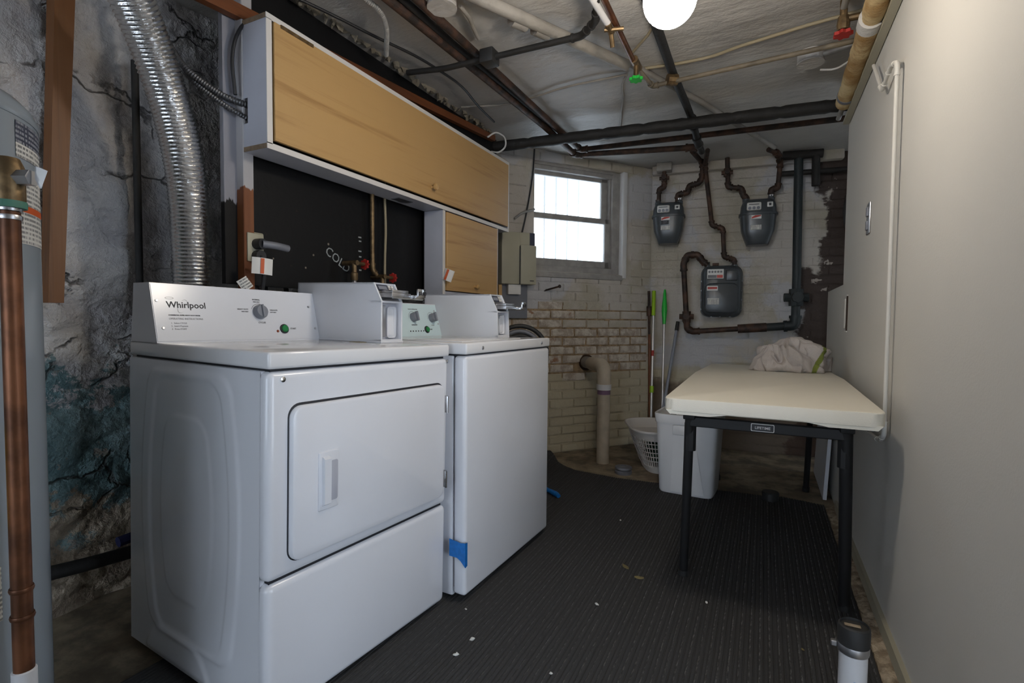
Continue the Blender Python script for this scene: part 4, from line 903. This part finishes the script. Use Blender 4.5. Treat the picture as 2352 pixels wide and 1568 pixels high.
# ================================================================ CEILING PIPES AND WIRES
Zc = 2.16
pipe('heating_pipe', [(-1.29, .9, Zc), (-1.262, 1.7, Zc), (-1.225, 2.9, Zc), (-1.212, 3.44, 2.14), (-.45, 3.60, 2.135), (-.41, 3.62, 2.135)], .019, 'ironpipe', 'left dark ceiling pipe of the close pair, turning toward the meters', fillet=.035)
pipe('heating_pipe', [(-1.172, .9, Zc), (-1.172, 2.1, Zc), (-1.150, 3.365, 2.145), (.9, 3.50, 2.14)], .017, 'ironpipe', 'right dark ceiling pipe of the close pair, turning across above the window', fillet=.035)
pipe('heating_pipe', [(-1.232, .9, 2.172), (-1.236, 1.9, 2.175), (-1.19, 3.25, 2.18)], .014, 'blackpipe', 'thin dark ceiling pipe squeezed between the close pair')
random.seed(3)
def lag(a, b, r, n, mat, name='lagging', parent=None):
    a = Vector(a); b = Vector(b); pts = [a+(b-a)*(k/n) for k in range(n+1)]
    return MB().tube(pts, r, 16, rf=lambda i: r*(1+.10*noise.noise((i*.37, 1, 5))-(.14 if i % 9 == 0 else 0))).build(name, mat, parent, 60)
tag(lag((-1.60, 2.965, 2.105), (.75, 3.185, 2.105), .033, 90, 'blackpipe', 'lagged_pipe'), 'thick black lagged pipe crossing the whole ceiling', 'pipe')
w_ = pipe('drain_pipe', [(-1.02, 1.572, 2.165), (-.60, 2.393, 2.165)], .024, 'pvcgrey', 'grey white plastic drain pipe running diagonally across the ceiling'); 
for t_ in ((-.845, 1.962), (-.90, 1.866)):
    d_ = (Vector((-.60, 2.393, 0))-Vector((-1.02, 1.572, 0))).normalized(); c_ = Vector((t_[0], t_[1], 2.165)); MB().tube([c_-d_*.035, c_+d_*.035], .029, 16).build('coupling', 'pvcgrey', w_, 40)
pipe('gas_pipe', [(-.60, 2.393, 2.18), (-.345, 2.985, 2.182), (-.19, 3.40, 2.182), (.03, 3.92, 2.165)], .015, 'pvcgrey', 'thin diagonal ceiling pipe continuing from the plastic drain to the meters')
pipe('gas_pipe', [(-.405, .9, 2.16), (-.42, 2.56, 2.16), (-.41, 2.98, 2.162), (-.406, 3.2, 2.155), (-.40, 3.40, 2.098), (-.398, 3.60, 2.10)], .0195, 'blackpipe', 'straight dark ceiling pipe passing right behind the bulb toward the meters')
cp = pipe('copper_pipe', [(-.525, .9, 2.12), (-.54, 2.05, 2.12), (-.543, 2.30, 2.12)], .0115, 'copper', 'thin copper pipe on the ceiling ending at the green valve')
gv = empty('ceiling_valve', (-.535, 2.30, 2.085), 'brass ceiling valve with green wheel handle', 'valve')
MB().tube([(0, -.04, .035), (0, .05, .035)], .016, 10).tube([(0, 0, .035), (0, 0, -.03)], .011, 10).build('valve_body', 'brass', gv)
m = MB(); pts = []
for k in range(48):
    a = 2*math.pi*k/48; q_ = .026+.004*math.cos(7*a); pts.append((q_*math.cos(a), q_*math.sin(a)))
m.add([(x, y, -.040) for x, y in pts]+[(x, y, -.028) for x, y in pts], [(k, (k+1) % 48, (k+1) % 48+48, k+48) for k in range(48)]+[tuple(range(47, -1, -1)), tuple(range(48, 96))]); m.build('valve_handle', mt['kelly'], gv)
pipe('water_pipe', [(-.543, 2.33, 2.12), (-.512, 2.545, 2.115), (-.41, 2.535, 2.115), (.33, 2.488, 2.12)], .0105, M('brown_painted_pipe', srgb(112, 102, 86), .6, var=.3, vs_=12), 'thin pipe from the green valve across to the right wall', fillet=.02)
bk = MB().tube([(-.44, 2.525, 2.125), (-.40, 2.55, 2.125)], .026, 10).build('pipe_clamp', mt['brass'], cp); bk.parent = cp
tubes('ceiling_wire', [(-.555, 2.508, 2.19), (-.388, 2.527, 2.188), (-.236, 2.524, 2.188), (-.144, 2.486, 2.188), (.008, 2.451, 2.188), (.117, 2.426, 2.188), (.34, 2.395, 2.188)], .007, 'wire', 'cream wire curving across the ceiling right of the bulb', 'wire', fillet=.06)
tubes('ceiling_wire', [(-1.569, 2.515, 2.188), (-1.332, 2.593, 2.188), (-1.194, 2.583, 2.188), (-.946, 2.526, 2.188), (-.633, 2.529, 2.188)], .0055, 'pvcgrey', 'grey wire crossing the ceiling left of the green valve', 'wire', fillet=.08)
tubes('ceiling_wire', [(-.633, 2.529, 2.188), (-.685, 2.632, 2.188), (-.701, 2.736, 2.188), (-.852, 3.252, 2.188)], .0055, 'pvcgrey', 'grey wire dropping back from the green valve to the lagged pipe', 'wire', fillet=.05)
tubes('ceiling_wire', [(-1.469, 2.72, 2.16), (-1.455, 2.5, 2.17), (-1.402, 2.247, 2.17), (-1.432, 1.925, 2.17), (-1.5, 1.716, 2.172), (-1.54, 1.559, 2.175), (-1.60, 1.35, 2.175)], .006, 'black', 'black cable sagging along the ceiling above the long cabinet', 'cable', fillet=.1)
tubes('ceiling_wire', [(-.56, 2.33, 2.185), (-.47, 2.22, 2.186), (-.43, 2.15, 2.186)], .006, 'wire', 'short cream wire from the green valve toward the bulb', 'wire')
tag(ribbed([(-1.33, 1.30, 2.175), (-1.35, 1.475, 2.165), (-1.345, 1.565, 2.16), (-1.39, 1.66, 2.15), (-1.50, 1.79, 2.13)], .010, .001, .008, 10).build('flexible_conduit', 'galv'), 'grey flexible conduit curling on the ceiling above the long cabinet', 'conduit')
tubes('cut_wire', [(-1.53, 2.75, 2.09), (-1.50, 2.80, 2.135), (-1.47, 2.87, 2.12), (-1.48, 2.90, 2.07), (-1.53, 2.90, 2.04), (-1.57, 2.87, 2.045)], .005, 'white', 'looped white wire end near the far end of the long cabinet', 'wire', fillet=.03)
bp = pipe('branch_pipe', [(-1.53, 1.975, 2.14), (-1.33, 1.985, 2.122), (-1.10, 1.985, 2.12), (-.684, 1.995, 2.122), (-.60, 1.915, 2.122), (-.565, 1.80, 2.13)], .0125, 'blackpipe', 'thin dark branch pipe crossing under the ceiling pipe pair', fillet=.03)
MB().box(-1.13, -1.065, 1.95, 2.02, 2.09, 2.15, .006, 2).build('rubber_sleeve', 'rubber', bp)
hb = pipe('white_branch', [(-.585, 1.55, 2.125), (-.572, 1.86, 2.125), (-.562, 1.945, 2.115)], .014, 'pvc', 'short white pipe above the brass spigot on the ceiling')
sg = empty('brass_spigot', (-.56, 1.955, 2.10), 'small brass spigot hanging from the ceiling pipes near the bulb', 'spigot'); MB().tube([(0, -.02, .01), (.0, .03, .0)], .013, 10).tube([(0, .02, .005), (0, .05, -.045)], .009, 10).build('spigot_body', 'brass', sg); MB().tube([(-.02, .0, .0), (.05, .02, .0)], .008, 8).build('spigot_stem', 'brass', sg)
for P_, lab in (((-1.11, 1.64, 2.165), 'round painted junction box on the ceiling right of the pipe pair'), ((.155, 2.695, 2.165), 'round painted junction box on the ceiling near the right wall')):
    j = empty('ceiling_junction_box', P_, lab, 'junction box'); MB().lathe([(.050, -.012), (.054, -.008), (.054, .035)], 28).build('box_body', 'ceil', j); MB().lathe([(.056, -.018), (.056, -.012)], 28).build('box_cover', 'ceil', j)
tubes('box_wire', [(-1.07, 1.70, 2.18), (-1.075, 1.78, 2.178), (-1.10, 1.85, 2.18), (-1.12, 1.93, 2.18)], .008, 'pvcgrey', 'grey wire trailing from the ceiling box beside the pipe pair', 'wire', fillet=.03)
pipe('box_conduit', [(.19, 2.68, 2.17), (.36, 2.62, 2.172)], .011, 'galv', 'short grey conduit from the ceiling box to the right wall', 'conduit')
tubes('loose_wire', [(.20, 2.78, 2.15), (.26, 2.76, 2.13), (.33, 2.68, 2.14)], .0045, 'white', 'loose white wire hanging beside the lagged pipe at the right wall', 'wire', fillet=.03)
# lamp: hanging glass globe
lp = empty('ceiling_lamp', (-.247, 1.43, 1.84), 'glowing round globe lamp hanging under the ceiling', 'lamp')
bm_ = bmesh.new(); bmesh.ops.create_uvsphere(bm_, u_segments=32, v_segments=20, radius=.069); me = bpy.data.meshes.new('globe'); bm_.to_mesh(me); bm_.free(); me.polygons.foreach_set('use_smooth', [True]*len(me.polygons)); ob('globe', me, 'bulb', lp)
MB().lathe([(.028, .062), (.030, .10), (.018, .115)], 20).build('lamp_holder', 'white', lp); MB().tube([(0, 0, .11), (0, 0, .352)], .006, 8).build('lamp_stem', 'white', lp); MB().lathe([(.05, .335), (.05, .352)], 20).build('ceiling_rose', 'white', lp)
# lagged pipe along the right wall, with valve and white conduit
ip = empty('insulated_pipe', (.31, 2.0, 2.05), 'canvas lagged pipe along the top of the right wall', 'pipe')
a_, b_2 = Vector((-.012, -1.0, 0)), Vector((.008, .96, 0))
lag(a_, b_2, .038, 60, 'insul', 'lagging', ip); MB().tube([b_2-Vector((0, .10, 0)), b_2-Vector((0, .075, 0))], .0405, 20).build('lagging_band', 'greysheet', ip); MB().tube([Vector((-.002, .18, 0)), Vector((-.001, .24, 0))], .041, 20).build('lagging_band', 'insulwhite', ip)
MB().tube([b_2, b_2+Vector((0, .22, 0))], .012, 12).build('bare_pipe', 'galv', ip)
MB().tube([(-.012+.03, -1.0, .012), (.034, .94, .012)], .022, 14).build('white_seam', 'insulwhite', ip)
tag(MB().box(.335, .362, 1.2, 3.15, 2.005, 2.022).build('timber_rail', 'beige', smooth=0), 'thin cream rail on the right wall behind the lagged pipe', 'rail')
rv = empty('red_valve', (.235, 2.30, 2.10), 'old valve with red wheel handle beside the lagged pipe', 'valve')
MB().tube([(0, .0, .09), (0, 0, -.02)], .013, 10).tube([(-.0, -.0, .02), (.06, .0, .02)], .012, 10).lathe([(.02, -.02), (.022, .0), (.018, .03)], 10).build('valve_body', 'brass', rv)
m = MB(); m.add([(x*1.1, y*1.1, -.040) for x, y in pts]+[(x*1.1, y*1.1, -.028) for x, y in pts], [(k, (k+1) % 48, (k+1) % 48+48, k+48) for k in range(48)]+[tuple(range(47, -1, -1)), tuple(range(48, 96))]); m.build('valve_handle', 'red', rv)
pipe('valve_pipe', [(.30, 2.12, 2.09), (.235, 2.18, 2.16), (.235, 2.30, 2.16)], .012, 'pvcgrey', 'bent grey pipe above the red valve')
cd = pipe('wall_conduit', [(.343, 2.36, 1.955), (.343, 2.18, 1.79), (.343, 2.04, 1.815), (.345, 1.96, 1.79), (.347, 1.95, .64), (.349, 2.02, .605), (.349, 2.42, .585)], .0060, 'drywall', 'white conduit running down the right wall behind the table corner', 'conduit', fillet=.03)
tag(MB().box(.3615, .3655, 2.045, 2.054, .68, 1.38).build('wall_seam', 'gap', smooth=0), 'dark open seam down the right wall beside the white conduit', 'seam')
sp = empty('switch_plate', (.365, 2.475, 1.405), 'steel double switch plate on the right wall', 'switch plate')
MB().box(-.006, 0, -.035, .035, -.062, .062, .003, 2).build('plate', 'steel', sp)
for z in (-.028, .026): MB().box(-.012, -.005, -.012, .012, z-.018, z+.018, .002).build('switch', 'greysheet', sp)
bx = empty('open_wall_box', (.365, 3.0, 1.035), 'open outlet cutout with raw edges near the far end of the right wall', 'outlet box')
MB().box(-.002, .001, -.022, .02, -.085, .085).build('cutout', 'holedark', bx, 0); MB().box(-.008, -.001, .025, .085, -.075, .075, .003, 1).build('cover', 'drywall', bx)
for z in (-.092, .086): MB().box(-.006, .0, -.025, .024, z, z+.006, .001, 1).build('torn_edge', 'whitetrim', bx)

# ================================================================ FLOOR THINGS AT THE BACK
vp = empty('vent_pipe', Matrix.Identity(4), 'cream plastic pipe coming out of the brick wall and elbowing to the floor', 'pipe')
pf = Vector((-.985, 3.45, 0)); hole = onW(.225, .06, .675); 
MB().tube([pf, pf+Vector((0, 0, .60))], .0435, 24).build('upright', 'pvcold', vp)
hd = (Vector((hole.x, hole.y, .67))-Vector((pf.x, pf.y, .69))); q = [pf+Vector((0, 0, .51)), pf+Vector((0, 0, .685)), Vector((pf.x, pf.y, .685))+hd*.55]
MB().tube(fil([Vector(v) for v in q], .09, 8), .0480, 24).build('elbow', 'pvcold', vp, 50); MB().tube([Vector((pf.x, pf.y, .685))+hd*.45, hole], .044, 22).build('wall_stub', 'pvcgrey', vp)
MB().tube([pf+Vector((0, 0, .480)), pf+Vector((0, 0, .512))], .0445, 24).build('primer_band', 'purple', vp); MB().tube([pf+Vector((0, 0, .512)), pf+Vector((0, 0, .55))], .0505, 24).build('elbow_socket', 'pvc', vp)
o = MB().lathe([(.06, 0), (.06, .02)], 20).build('wall_hole', 'holedark', ww); o.matrix_local = Matrix.Translation((.225, .008, .672)) @ RX
dm = empty('floor_fitting', (-.795, 3.27, 0), 'grey flanged floor fitting on the bare concrete near the white pipe', 'fitting'); MB().lathe([(.052, 0), (.055, .018), (.045, .024), (.055, .034), (.053, .045), (.02, .050), (.02, .044)], 24).build('flange', 'greysheet', dm)
dm = empty('floor_plug', (.056, 3.15, .005), 'black round plug on the carpet edge under the table', 'plug'); MB().lathe([(.042, 0), (.044, .04), (.040, .046), (.01, .046)], 24).build('plug_body', 'rubber', dm)
# bin
bn = empty('trash_bin', Matrix.Translation((-.372, 3.12, .006)) @ Matrix.Rotation(R(-4), 4, 'Z') @ Matrix.Diagonal((1.08, 1.05, 1.0, 1)), 'tall light grey plastic bin standing under the table corner', 'bin')
def shell(secs, t, p=6, N=40):
    m_ = MB(); ins = [(z if i else z+t, cx, cy, hw-t, hd-t) for i, (z, cx, cy, hw, hd) in enumerate(secs)]
    return m_.loft(secs+ins[::-1], N, p)
shell([(0, 0, 0, .135, .115), (.012, 0, 0, .140, .120), (.40, 0, 0, .158, .136), (.445, 0, 0, .160, .138)], .004, 7).build('bin_body', 'bin', bn, 40)
MB().loft([(.405, 0, 0, .164, .142), (.452, 0, 0, .168, .146), (.456, 0, 0, .166, .144), (.456, 0, 0, .154, .132), (.44, 0, 0, .153, .131)], 40, 7).build('bin_rim', 'bin', bn, 40)
MB().add([(-.072, -.1245, .015), (.0, -.1265, .015), (.0, -.1425, .36), (-.055, -.1425, .36)], [(0, 1, 2, 3)]).add([(.05, -.1255, .015), (.098, -.124, .015), (.045, -.1425, .36), (.03, -.1425, .36)], [(0, 1, 2, 3)]).build('raised_panel', 'bin', bn, 0)
MB().box(-.062, .02, -.148, -.138, .345, .40, .006, 2).build('bin_handle', 'bin', bn)
# laundry basket
lb = empty('laundry_basket', Matrix.Translation((-.60, 3.52, .0)) @ Matrix.Rotation(R(25), 4, 'Z'), 'white plastic laundry basket with grid sides behind the bin', 'basket')
def bsec(z): return .115+.11*(z/.30), .15+.10*(z/.30)
MB().loft([(0, 0, 0, *bsec(0)), (.05, 0, 0, *bsec(.05))], 36, 3.5).build('basket_base', 'basket', lb, 40)
def ring(z, r, grow=0):
    hw, hd = bsec(z); pts_ = []
    for k in range(49):
        a = 2*math.pi*k/48; c, s = math.cos(a), math.sin(a); pts_.append(((hw+grow)*math.copysign(abs(c)**(2/3.5), c), (hd+grow)*math.copysign(abs(s)**(2/3.5), s), z))
    return MB().tube(pts_, r, 6)
for z in (.085, .115, .145, .175, .205): ring(z, .003).build('grid_ring', 'basket', lb, 60)
for k in range(48):
    a = 2*math.pi*(k+.5)/48; c, s = math.cos(a), math.sin(a); P_ = []
    for z in (.04, .235): hw, hd = bsec(z); P_.append((hw*math.copysign(abs(c)**(2/3.5), c), hd*math.copysign(abs(s)**(2/3.5), s), z))
    MB().tube(P_, .003, 5).build('grid_bar', 'basket', lb, 60)
shell([(.225, 0, 0, *bsec(.225)), (.285, 0, 0, *bsec(.285))], .003, 3.5).build('basket_band', 'basket', lb, 40); ring(.285, .009, .006).build('basket_rim', 'basket', lb, 60)
it = MB().loft([(.055, 0, 0, .09, .12), (.10, .01, 0, .11, .14), (.16, 0, .01, .09, .10), (.18, 0, 0, .03, .03)], 24, 2.5)
it.v = [tuple(Vector(v)+.02*noise.noise_vector(Vector(v)*18)) for v in it.v]
o = tag(it.build('basket_contents', M('dark_green_cloth', srgb(40, 66, 50), .9, var=.4, vs_=30)), 'dark green cloth bundle inside the laundry basket', 'cloth'); o.matrix_world = lb.matrix_world.copy()
# broom and mop handles leaning in the corner
def stick(name, top, bot, r, segs, label_):
    r0 = empty(name, Matrix.Identity(4), label_, 'handle'); a = Vector(bot); b = Vector(top)
    for (t0, t1, rr_, m_, nm) in segs:
        n_ = 8; MB().tube([a+(b-a)*(t0+(t1-t0)*k/n_) for k in range(n_+1)], rr_ if not callable(rr_) else r, 12, rf=(lambda i, f=rr_: f(i/8)) if callable(rr_) else None).build(nm, m_, r0, 50)
    return r0
stick('broom', (-.788, 4.13, 1.225), (-.735, 3.84, .006), .010, [(0.07, .87, .0095, 'alum', 'pole'), (.84, 1.0, .0145, 'lime', 'grip'), (.585, .62, .0105, 'red', 'red_band'), (.36, .40, .0150, 'lime', 'joint'), (0, .08, .03, 'bin', 'broom_head')], 'metal broom handle with yellow green grip leaning in the corner')
stick('mop', (-.706, 4.14, 1.235), (-.66, 3.86, .006), .010, [(.05, .80, .0085, 'alum', 'pole'), (.78, 1.0, lambda t: .012+.009*math.sin(math.pi*min(1, t*1.15))**2 if t < .9 else .007, 'kelly', 'grip'), (0, .06, .028, 'bin', 'mop_head')], 'mop with bright green shaped grip leaning on the back wall')
stick('squeegee', (-.60, 4.12, .985), (-.69, 3.80, .006), .010, [(.04, .94, .011, 'greyplastic', 'pole'), (.93, 1.0, .0135, 'black', 'grip'), (0, .05, .02, 'black', 'squeegee_head')], 'grey squeegee pole with black tip leaning right of the mop')
stick('dark_stick', (-.826, 4.125, 1.225), (-.76, 3.98, .006), .012, [(0, .72, lambda t: .016-.005*t, 'strip', 'pole'), (.72, 1.0, .0105, 'ironpipe', 'tip'), (.84, .90, .02, 'ironpipe', 'knot')], 'dark brown wooden stick behind the broom in the corner')
# white board standing by the half wall
m = MB().add([(.318, 3.29, .004), (.336, 3.29, .004), (.336, 3.88, .004), (.318, 3.88, .004), (.346, 3.29, .66), (.364, 3.29, .66), (.364, 3.88, .66), (.346, 3.88, .66)], [(0, 3, 2, 1), (4, 5, 6, 7), (0, 1, 5, 4), (1, 2, 6, 5), (2, 3, 7, 6), (3, 0, 4, 7)])
tag(m.build('leaning_board', 'drywallscrap', smooth=0), 'white board leaning against the wall under the far end of the table', 'board')
# table: folds in half, long side along the right wall
tb = empty('folding_table', (0, 0, 0), 'almond plastic folding table with black legs along the right wall', 'table')
TY = [1.735, 2.60, 3.48]; TZ = [.737, .747, .722]; tx0, tx1 = -.292, .316
def half(y0, y1, z0, z1, front):
    b = bmesh.new(); m_ = MB(); L = y1-y0
    c = rr(tx0, tx1, y0, y1, .03) ; n0 = len(c); zz = lambda y, d: z0+(z1-z0)*(y-y0)/L-d
    if front: c = [(x, y) for x, y in rr(tx0, tx1, y0, y1+.04, .035) if y <= y1]+[]
    else: c = [(x, y) for x, y in rr(tx0, tx1, y0-.04, y1, .035) if y >= y0]
    if front:
        c = sorted([p_ for p_ in c], key=lambda p_: math.atan2(p_[1]-y1, p_[0]-(tx0+tx1)/2)); c = [(tx0, y1)]+c+[(tx1, y1)]
    else:
        c = sorted([p_ for p_ in c], key=lambda p_: math.atan2(p_[1]-y0, p_[0]-(tx0+tx1)/2)); c = [(tx1, y0)]+c+[(tx0, y0)]
    n0 = len(c); vs = []; cx, cy = (tx0+tx1)/2, (y0+y1)/2
    def inset(p_, d):
        x, y = p_; x = x+(d if x < cx-.2 else -d if x > cx+.2 else 0)
        if front and y < y0+.06: y += d
        if not front and y > y1-.06: y -= d
        return x, y
    for d, dz in ((.003, .044), (0, .041), (0, .004), (.0012, .0012), (.005, 0)):
        for p_ in c: x, y = inset(p_, d); vs.append((x, y, zz(y, dz)))
    fs = [(l*n0+i, l*n0+(i+1) % n0, (l+1)*n0+(i+1) % n0, (l+1)*n0+i) for l in range(4) for i in range(n0)]+[tuple(range(4*n0, 5*n0)), tuple(range(n0-1, -1, -1))]
    return m_.add(vs, fs)
half(TY[0], TY[1]-.001, TZ[0], TZ[1], True).build('table_top_half', 'tabletop', tb, 25); half(TY[1]+.001, TY[2], TZ[1], TZ[2], False).build('table_top_half', 'tabletop', tb, 25)
# moulded skirt under the front edge: deeper at the corners
m = MB(); pr_ = [(tx0+.008, -.046), (tx0+.17, -.046), (tx0+.20, -.038), (tx1-.20, -.038), (tx1-.17, -.046), (tx1-.008, -.046), (tx1-.02, -.060), (tx1-.14, -.060), (tx1-.20, -.050), (tx0+.20, -.050), (tx0+.14, -.060), (tx0+.02, -.060)]
vs = [(x, 1.7365, .737+z+.008) for x, z in pr_]+[(x, 1.765, .737+z+.008) for x, z in pr_]; n_ = len(pr_)
m.add(vs, [(i, (i+1) % n_, (i+1) % n_+n_, i+n_) for i in range(n_)]+[tuple(range(n_-1, -1, -1)), tuple(range(n_, 2*n_))]).build('front_skirt', 'tabletop', tb, 0)
def rail(y): return None
for s_, xt, xb in ((-1, -.232, -.257), (1, .245, .272)):
    lg = MB().tube([(xt, 1.93, .70), (xt, 1.935, .66), (xb, 2.05, .004)], .0165 if s_ < 0 else .019, 14, .03).build('leg', 'blackmetal', tb)
    MB().box(xt-.02, xt+.02, 1.90, 1.975, .64, .695, .004, 2).build('leg_bracket', 'blackmetal', lg); MB().tube([(xt-.02*s_*0, 1.955, .62), (xt, 1.95, .52)], .021, 10).build('leg_sleeve', 'blackmetal', lg)
    MB().tube([(xb, 2.048, .0), (xb, 2.046, .03)], .0195, 12).build('foot_cap', 'rubber', lg)
lg = None
for s_, x in ((-1, -.235), (1, .240)):
    lg = MB().tube([(x, 3.13, .69), (x+.004*s_, 3.42, .004)], .0155, 12).build('leg', 'blackmetal', tb); MB().tube([(x+.004*s_, 3.419, .0), (x+.004*s_, 3.41, .03)], .019, 12).build('foot_cap', 'rubber', lg)
bar = MB().box(-.232, .245, 1.925, 1.945, .612, .648, .003, 1).build('cross_bar', 'blackmetal', tb)
MB().box(-.235, .24, 3.145, 3.165, .60, .63, .003, 1).build('cross_bar', 'blackmetal', tb)
for x in (-.27, .29): MB().box(x-.01, x+.01, 1.80, 3.40, .672, .69).build('side_rail', 'blackmetal', tb, 0)
bd = plate(-.032, .040, .6165, .6435, .004, 1.9228, 1.9250, .001).build('maker_badge', 'paper', bar, 0); plate(-.0295, .0375, .6190, .6410, .003, 1.9222, 1.9230, .0005).build('badge_field', 'ink', bd, 0)
text('badge_lettering', 'LIFETIME', .0125, Matrix.Translation((.004, 1.9218, .6256)) @ RX, 'paper', bd, 'CENTER', bold=.0002)
# towel heap on the far half
def towel():
    nu, nv = 150, 60; vs = []; fs = []
    for j in range(nv+1):
        t = j/nv
        for i in range(nu):
            a = 2*math.pi*i/nu; c, s = math.cos(a), math.sin(a)
            R0 = .150*(1+.30*c*c)+.020*noise.noise((c*1.3, s*1.3, 2))+.016*noise.noise((c*4, s*4, 6))
            rad = R0*(math.sin(t*math.pi/2)**.85)
            h = .185*(math.cos(t*math.pi/2)**.75)
            if c < 0: h *= 1-.45*abs(c)*math.sin(t*math.pi/2)
            x, y, z = rad*c, rad*s*.85, h
            q = x*.75+z*.9                                   # long folds sweeping down to the left
            w = noise.noise((q*3.0+2, y*10+x*6, z*5)); r1 = 1-abs(w)*3.2
            f = .030*max(0, r1)**1.5*min(1, t*1.8)-.012
            k = noise.noise((c*2.2+z*6, s*2.2+1.7, z*9+4)); f -= .030*max(0, 1-abs(k)*6)*min(1, t*2.2)
            f += .010*noise.noise((x*24, y*24, z*24))
            g = 1-max(0, t-.9)*4
            x += f*c; y += f*s; z = max(0, z+f*.8*g)
            if t > .985: z = 0
            vs.append((x, y, z))
    for j in range(nv):
        for i in range(nu): i2 = (i+1) % nu; fs.append((j*nu+i, j*nu+i2, (j+1)*nu+i2, (j+1)*nu+i))
    fs.append(tuple(range(nv*nu, nv*nu+nu)))
    me_ = bpy.data.meshes.new('towel'); me_.from_pydata(vs, [], fs); me_.polygons.foreach_set('use_smooth', [True]*len(fs)); me_.update(); return me_
tw = tag(ob('bath_towel', towel(), 'towel'), 'crumpled grey towel with green stripe heaped on the table', 'towel'); tw.location = (.118, 3.02, .737); tw.rotation_euler = (-R(1.2), 0, R(8))
# capped pipe stub in the foreground
st = empty('pipe_stub', (.190, 1.285, 0), 'white plastic pipe stub with black rubber cap in the right foreground', 'pipe')
MB().lathe([(.0265, 0), (.0265, .30)], 32).build('pipe_body', 'pvc', st); MB().lathe([(.0285, .286), (.0295, .290), (.0295, .302), (.0285, .306)], 32).build('clamp_ring', 'steel', st)
MB().lathe([(.0295, .304), (.0300, .31), (.0303, .335), (.0295, .343), (.0265, .346), (.0258, .340), (.004, .340)], 32).build('rubber_cap', 'rubber', st)
MB().box(-.018, .012, -.004, .006, .340, .343, .001, 1).build('cap_dirt', 'concretestrip', st)
MB().box(-.042, -.030, -.006, .006, .290, .302, .002, 1).build('clamp_screw', 'steel', st)
def wrap_text(s_, size, r, ang, z0, parent):
    c = bpy.data.curves.new('print', 'FONT'); c.body = s_; c.size = size; c.resolution_u = 2; t_ = bpy.data.objects.new('print', c); COL.objects.link(t_)
    me_ = bpy.data.meshes.new_from_object(t_); bpy.data.objects.remove(t_)
    for v in me_.vertices:
        a = ang+v.co.y/r*-1; z = z0+v.co.x; v.co = ((r+.0004)*math.cos(a), (r+.0004)*math.sin(a), z)
    return ob('pipe_print', me_, M('blue_ink', srgb(96, 150, 196), .5), parent)
wrap_text('PIPE PVC-100 SCH', .0115, .0265, R(-76), .145, st)

# ================================================================ BITS ON THE CARPET
random.seed(21)
def leaf(P, s, label_):
    m_ = MB(); n_ = 5; vs = []
    for k in range(n_+1):
        t_ = k/n_; w_2 = s*.22*math.sin(math.pi*t_)+.0006; vs += [(s*(t_-.5), -w_2, .002+.006*abs(t_-.5)), (s*(t_-.5), w_2, .005*random.random()+.003), (s*(t_-.5), w_2, .0015), (s*(t_-.5), -w_2, .0005)]
    m_.add(vs, [(4*k+i, 4*k+(i+1) % 4, 4*k+4+(i+1) % 4, 4*k+4+i) for k in range(n_) for i in range(4)])
    o = tag(m_.build('dried_leaf', 'leaf'), label_, 'leaf', 'dried leaf bits on the carpet'); o.location = (P[0], P[1], .006); o.rotation_euler = (0, 0, random.uniform(0, 3)); return o
leaf((-.471, 2.003), .042, 'curled dried leaf on the carpet, the farther of the two'); leaf((-.404, 1.941), .036, 'curled dried leaf on the carpet, the nearer of the two')
for (x, y), s, lab in (((-.495, 1.687), .016, 'bright white scrap in the middle of the carpet'), ((-.779, 1.326), .017, 'pale pebble-like crumb on the carpet near the dryer front'), ((-.784, 1.24), .018, 'twisted white scrap nearest the dryer front corner'), ((-.507, 1.294), .012, 'small white crumb at the bottom edge of the picture'), ((-.883, 1.458), .010, 'white crumb under the washer corner'), ((-.156, 1.875), .012, 'thin white scrap before the table legs'), ((.129, 1.733), .012, 'tan crumb on the carpet near the right table leg'), ((-.61, 2.467), .012, 'thin pale scrap on the carpet behind the leaves')):
    m_ = MB().loft([(0, 0, 0, s*.3, s*.2), (s*.15, 0, 0, s*.5, s*.32), (s*.35, s*.05, 0, s*.3, s*.25), (s*.42, .0, 0, s*.08, s*.08)], 10, 2.2)
    m_.v = [tuple(Vector(v)+s*.2*noise.noise_vector(Vector(v)*150+Vector((x*40, y*40, 0)))) for v in m_.v]
    o = tag(m_.build('paper_crumb', 'leaf' if 'tan' in lab else 'crumb'), lab, 'scrap', 'scraps on the carpet'); o.location = (x, y, .0062); o.rotation_euler = (0, 0, random.uniform(0, 3))
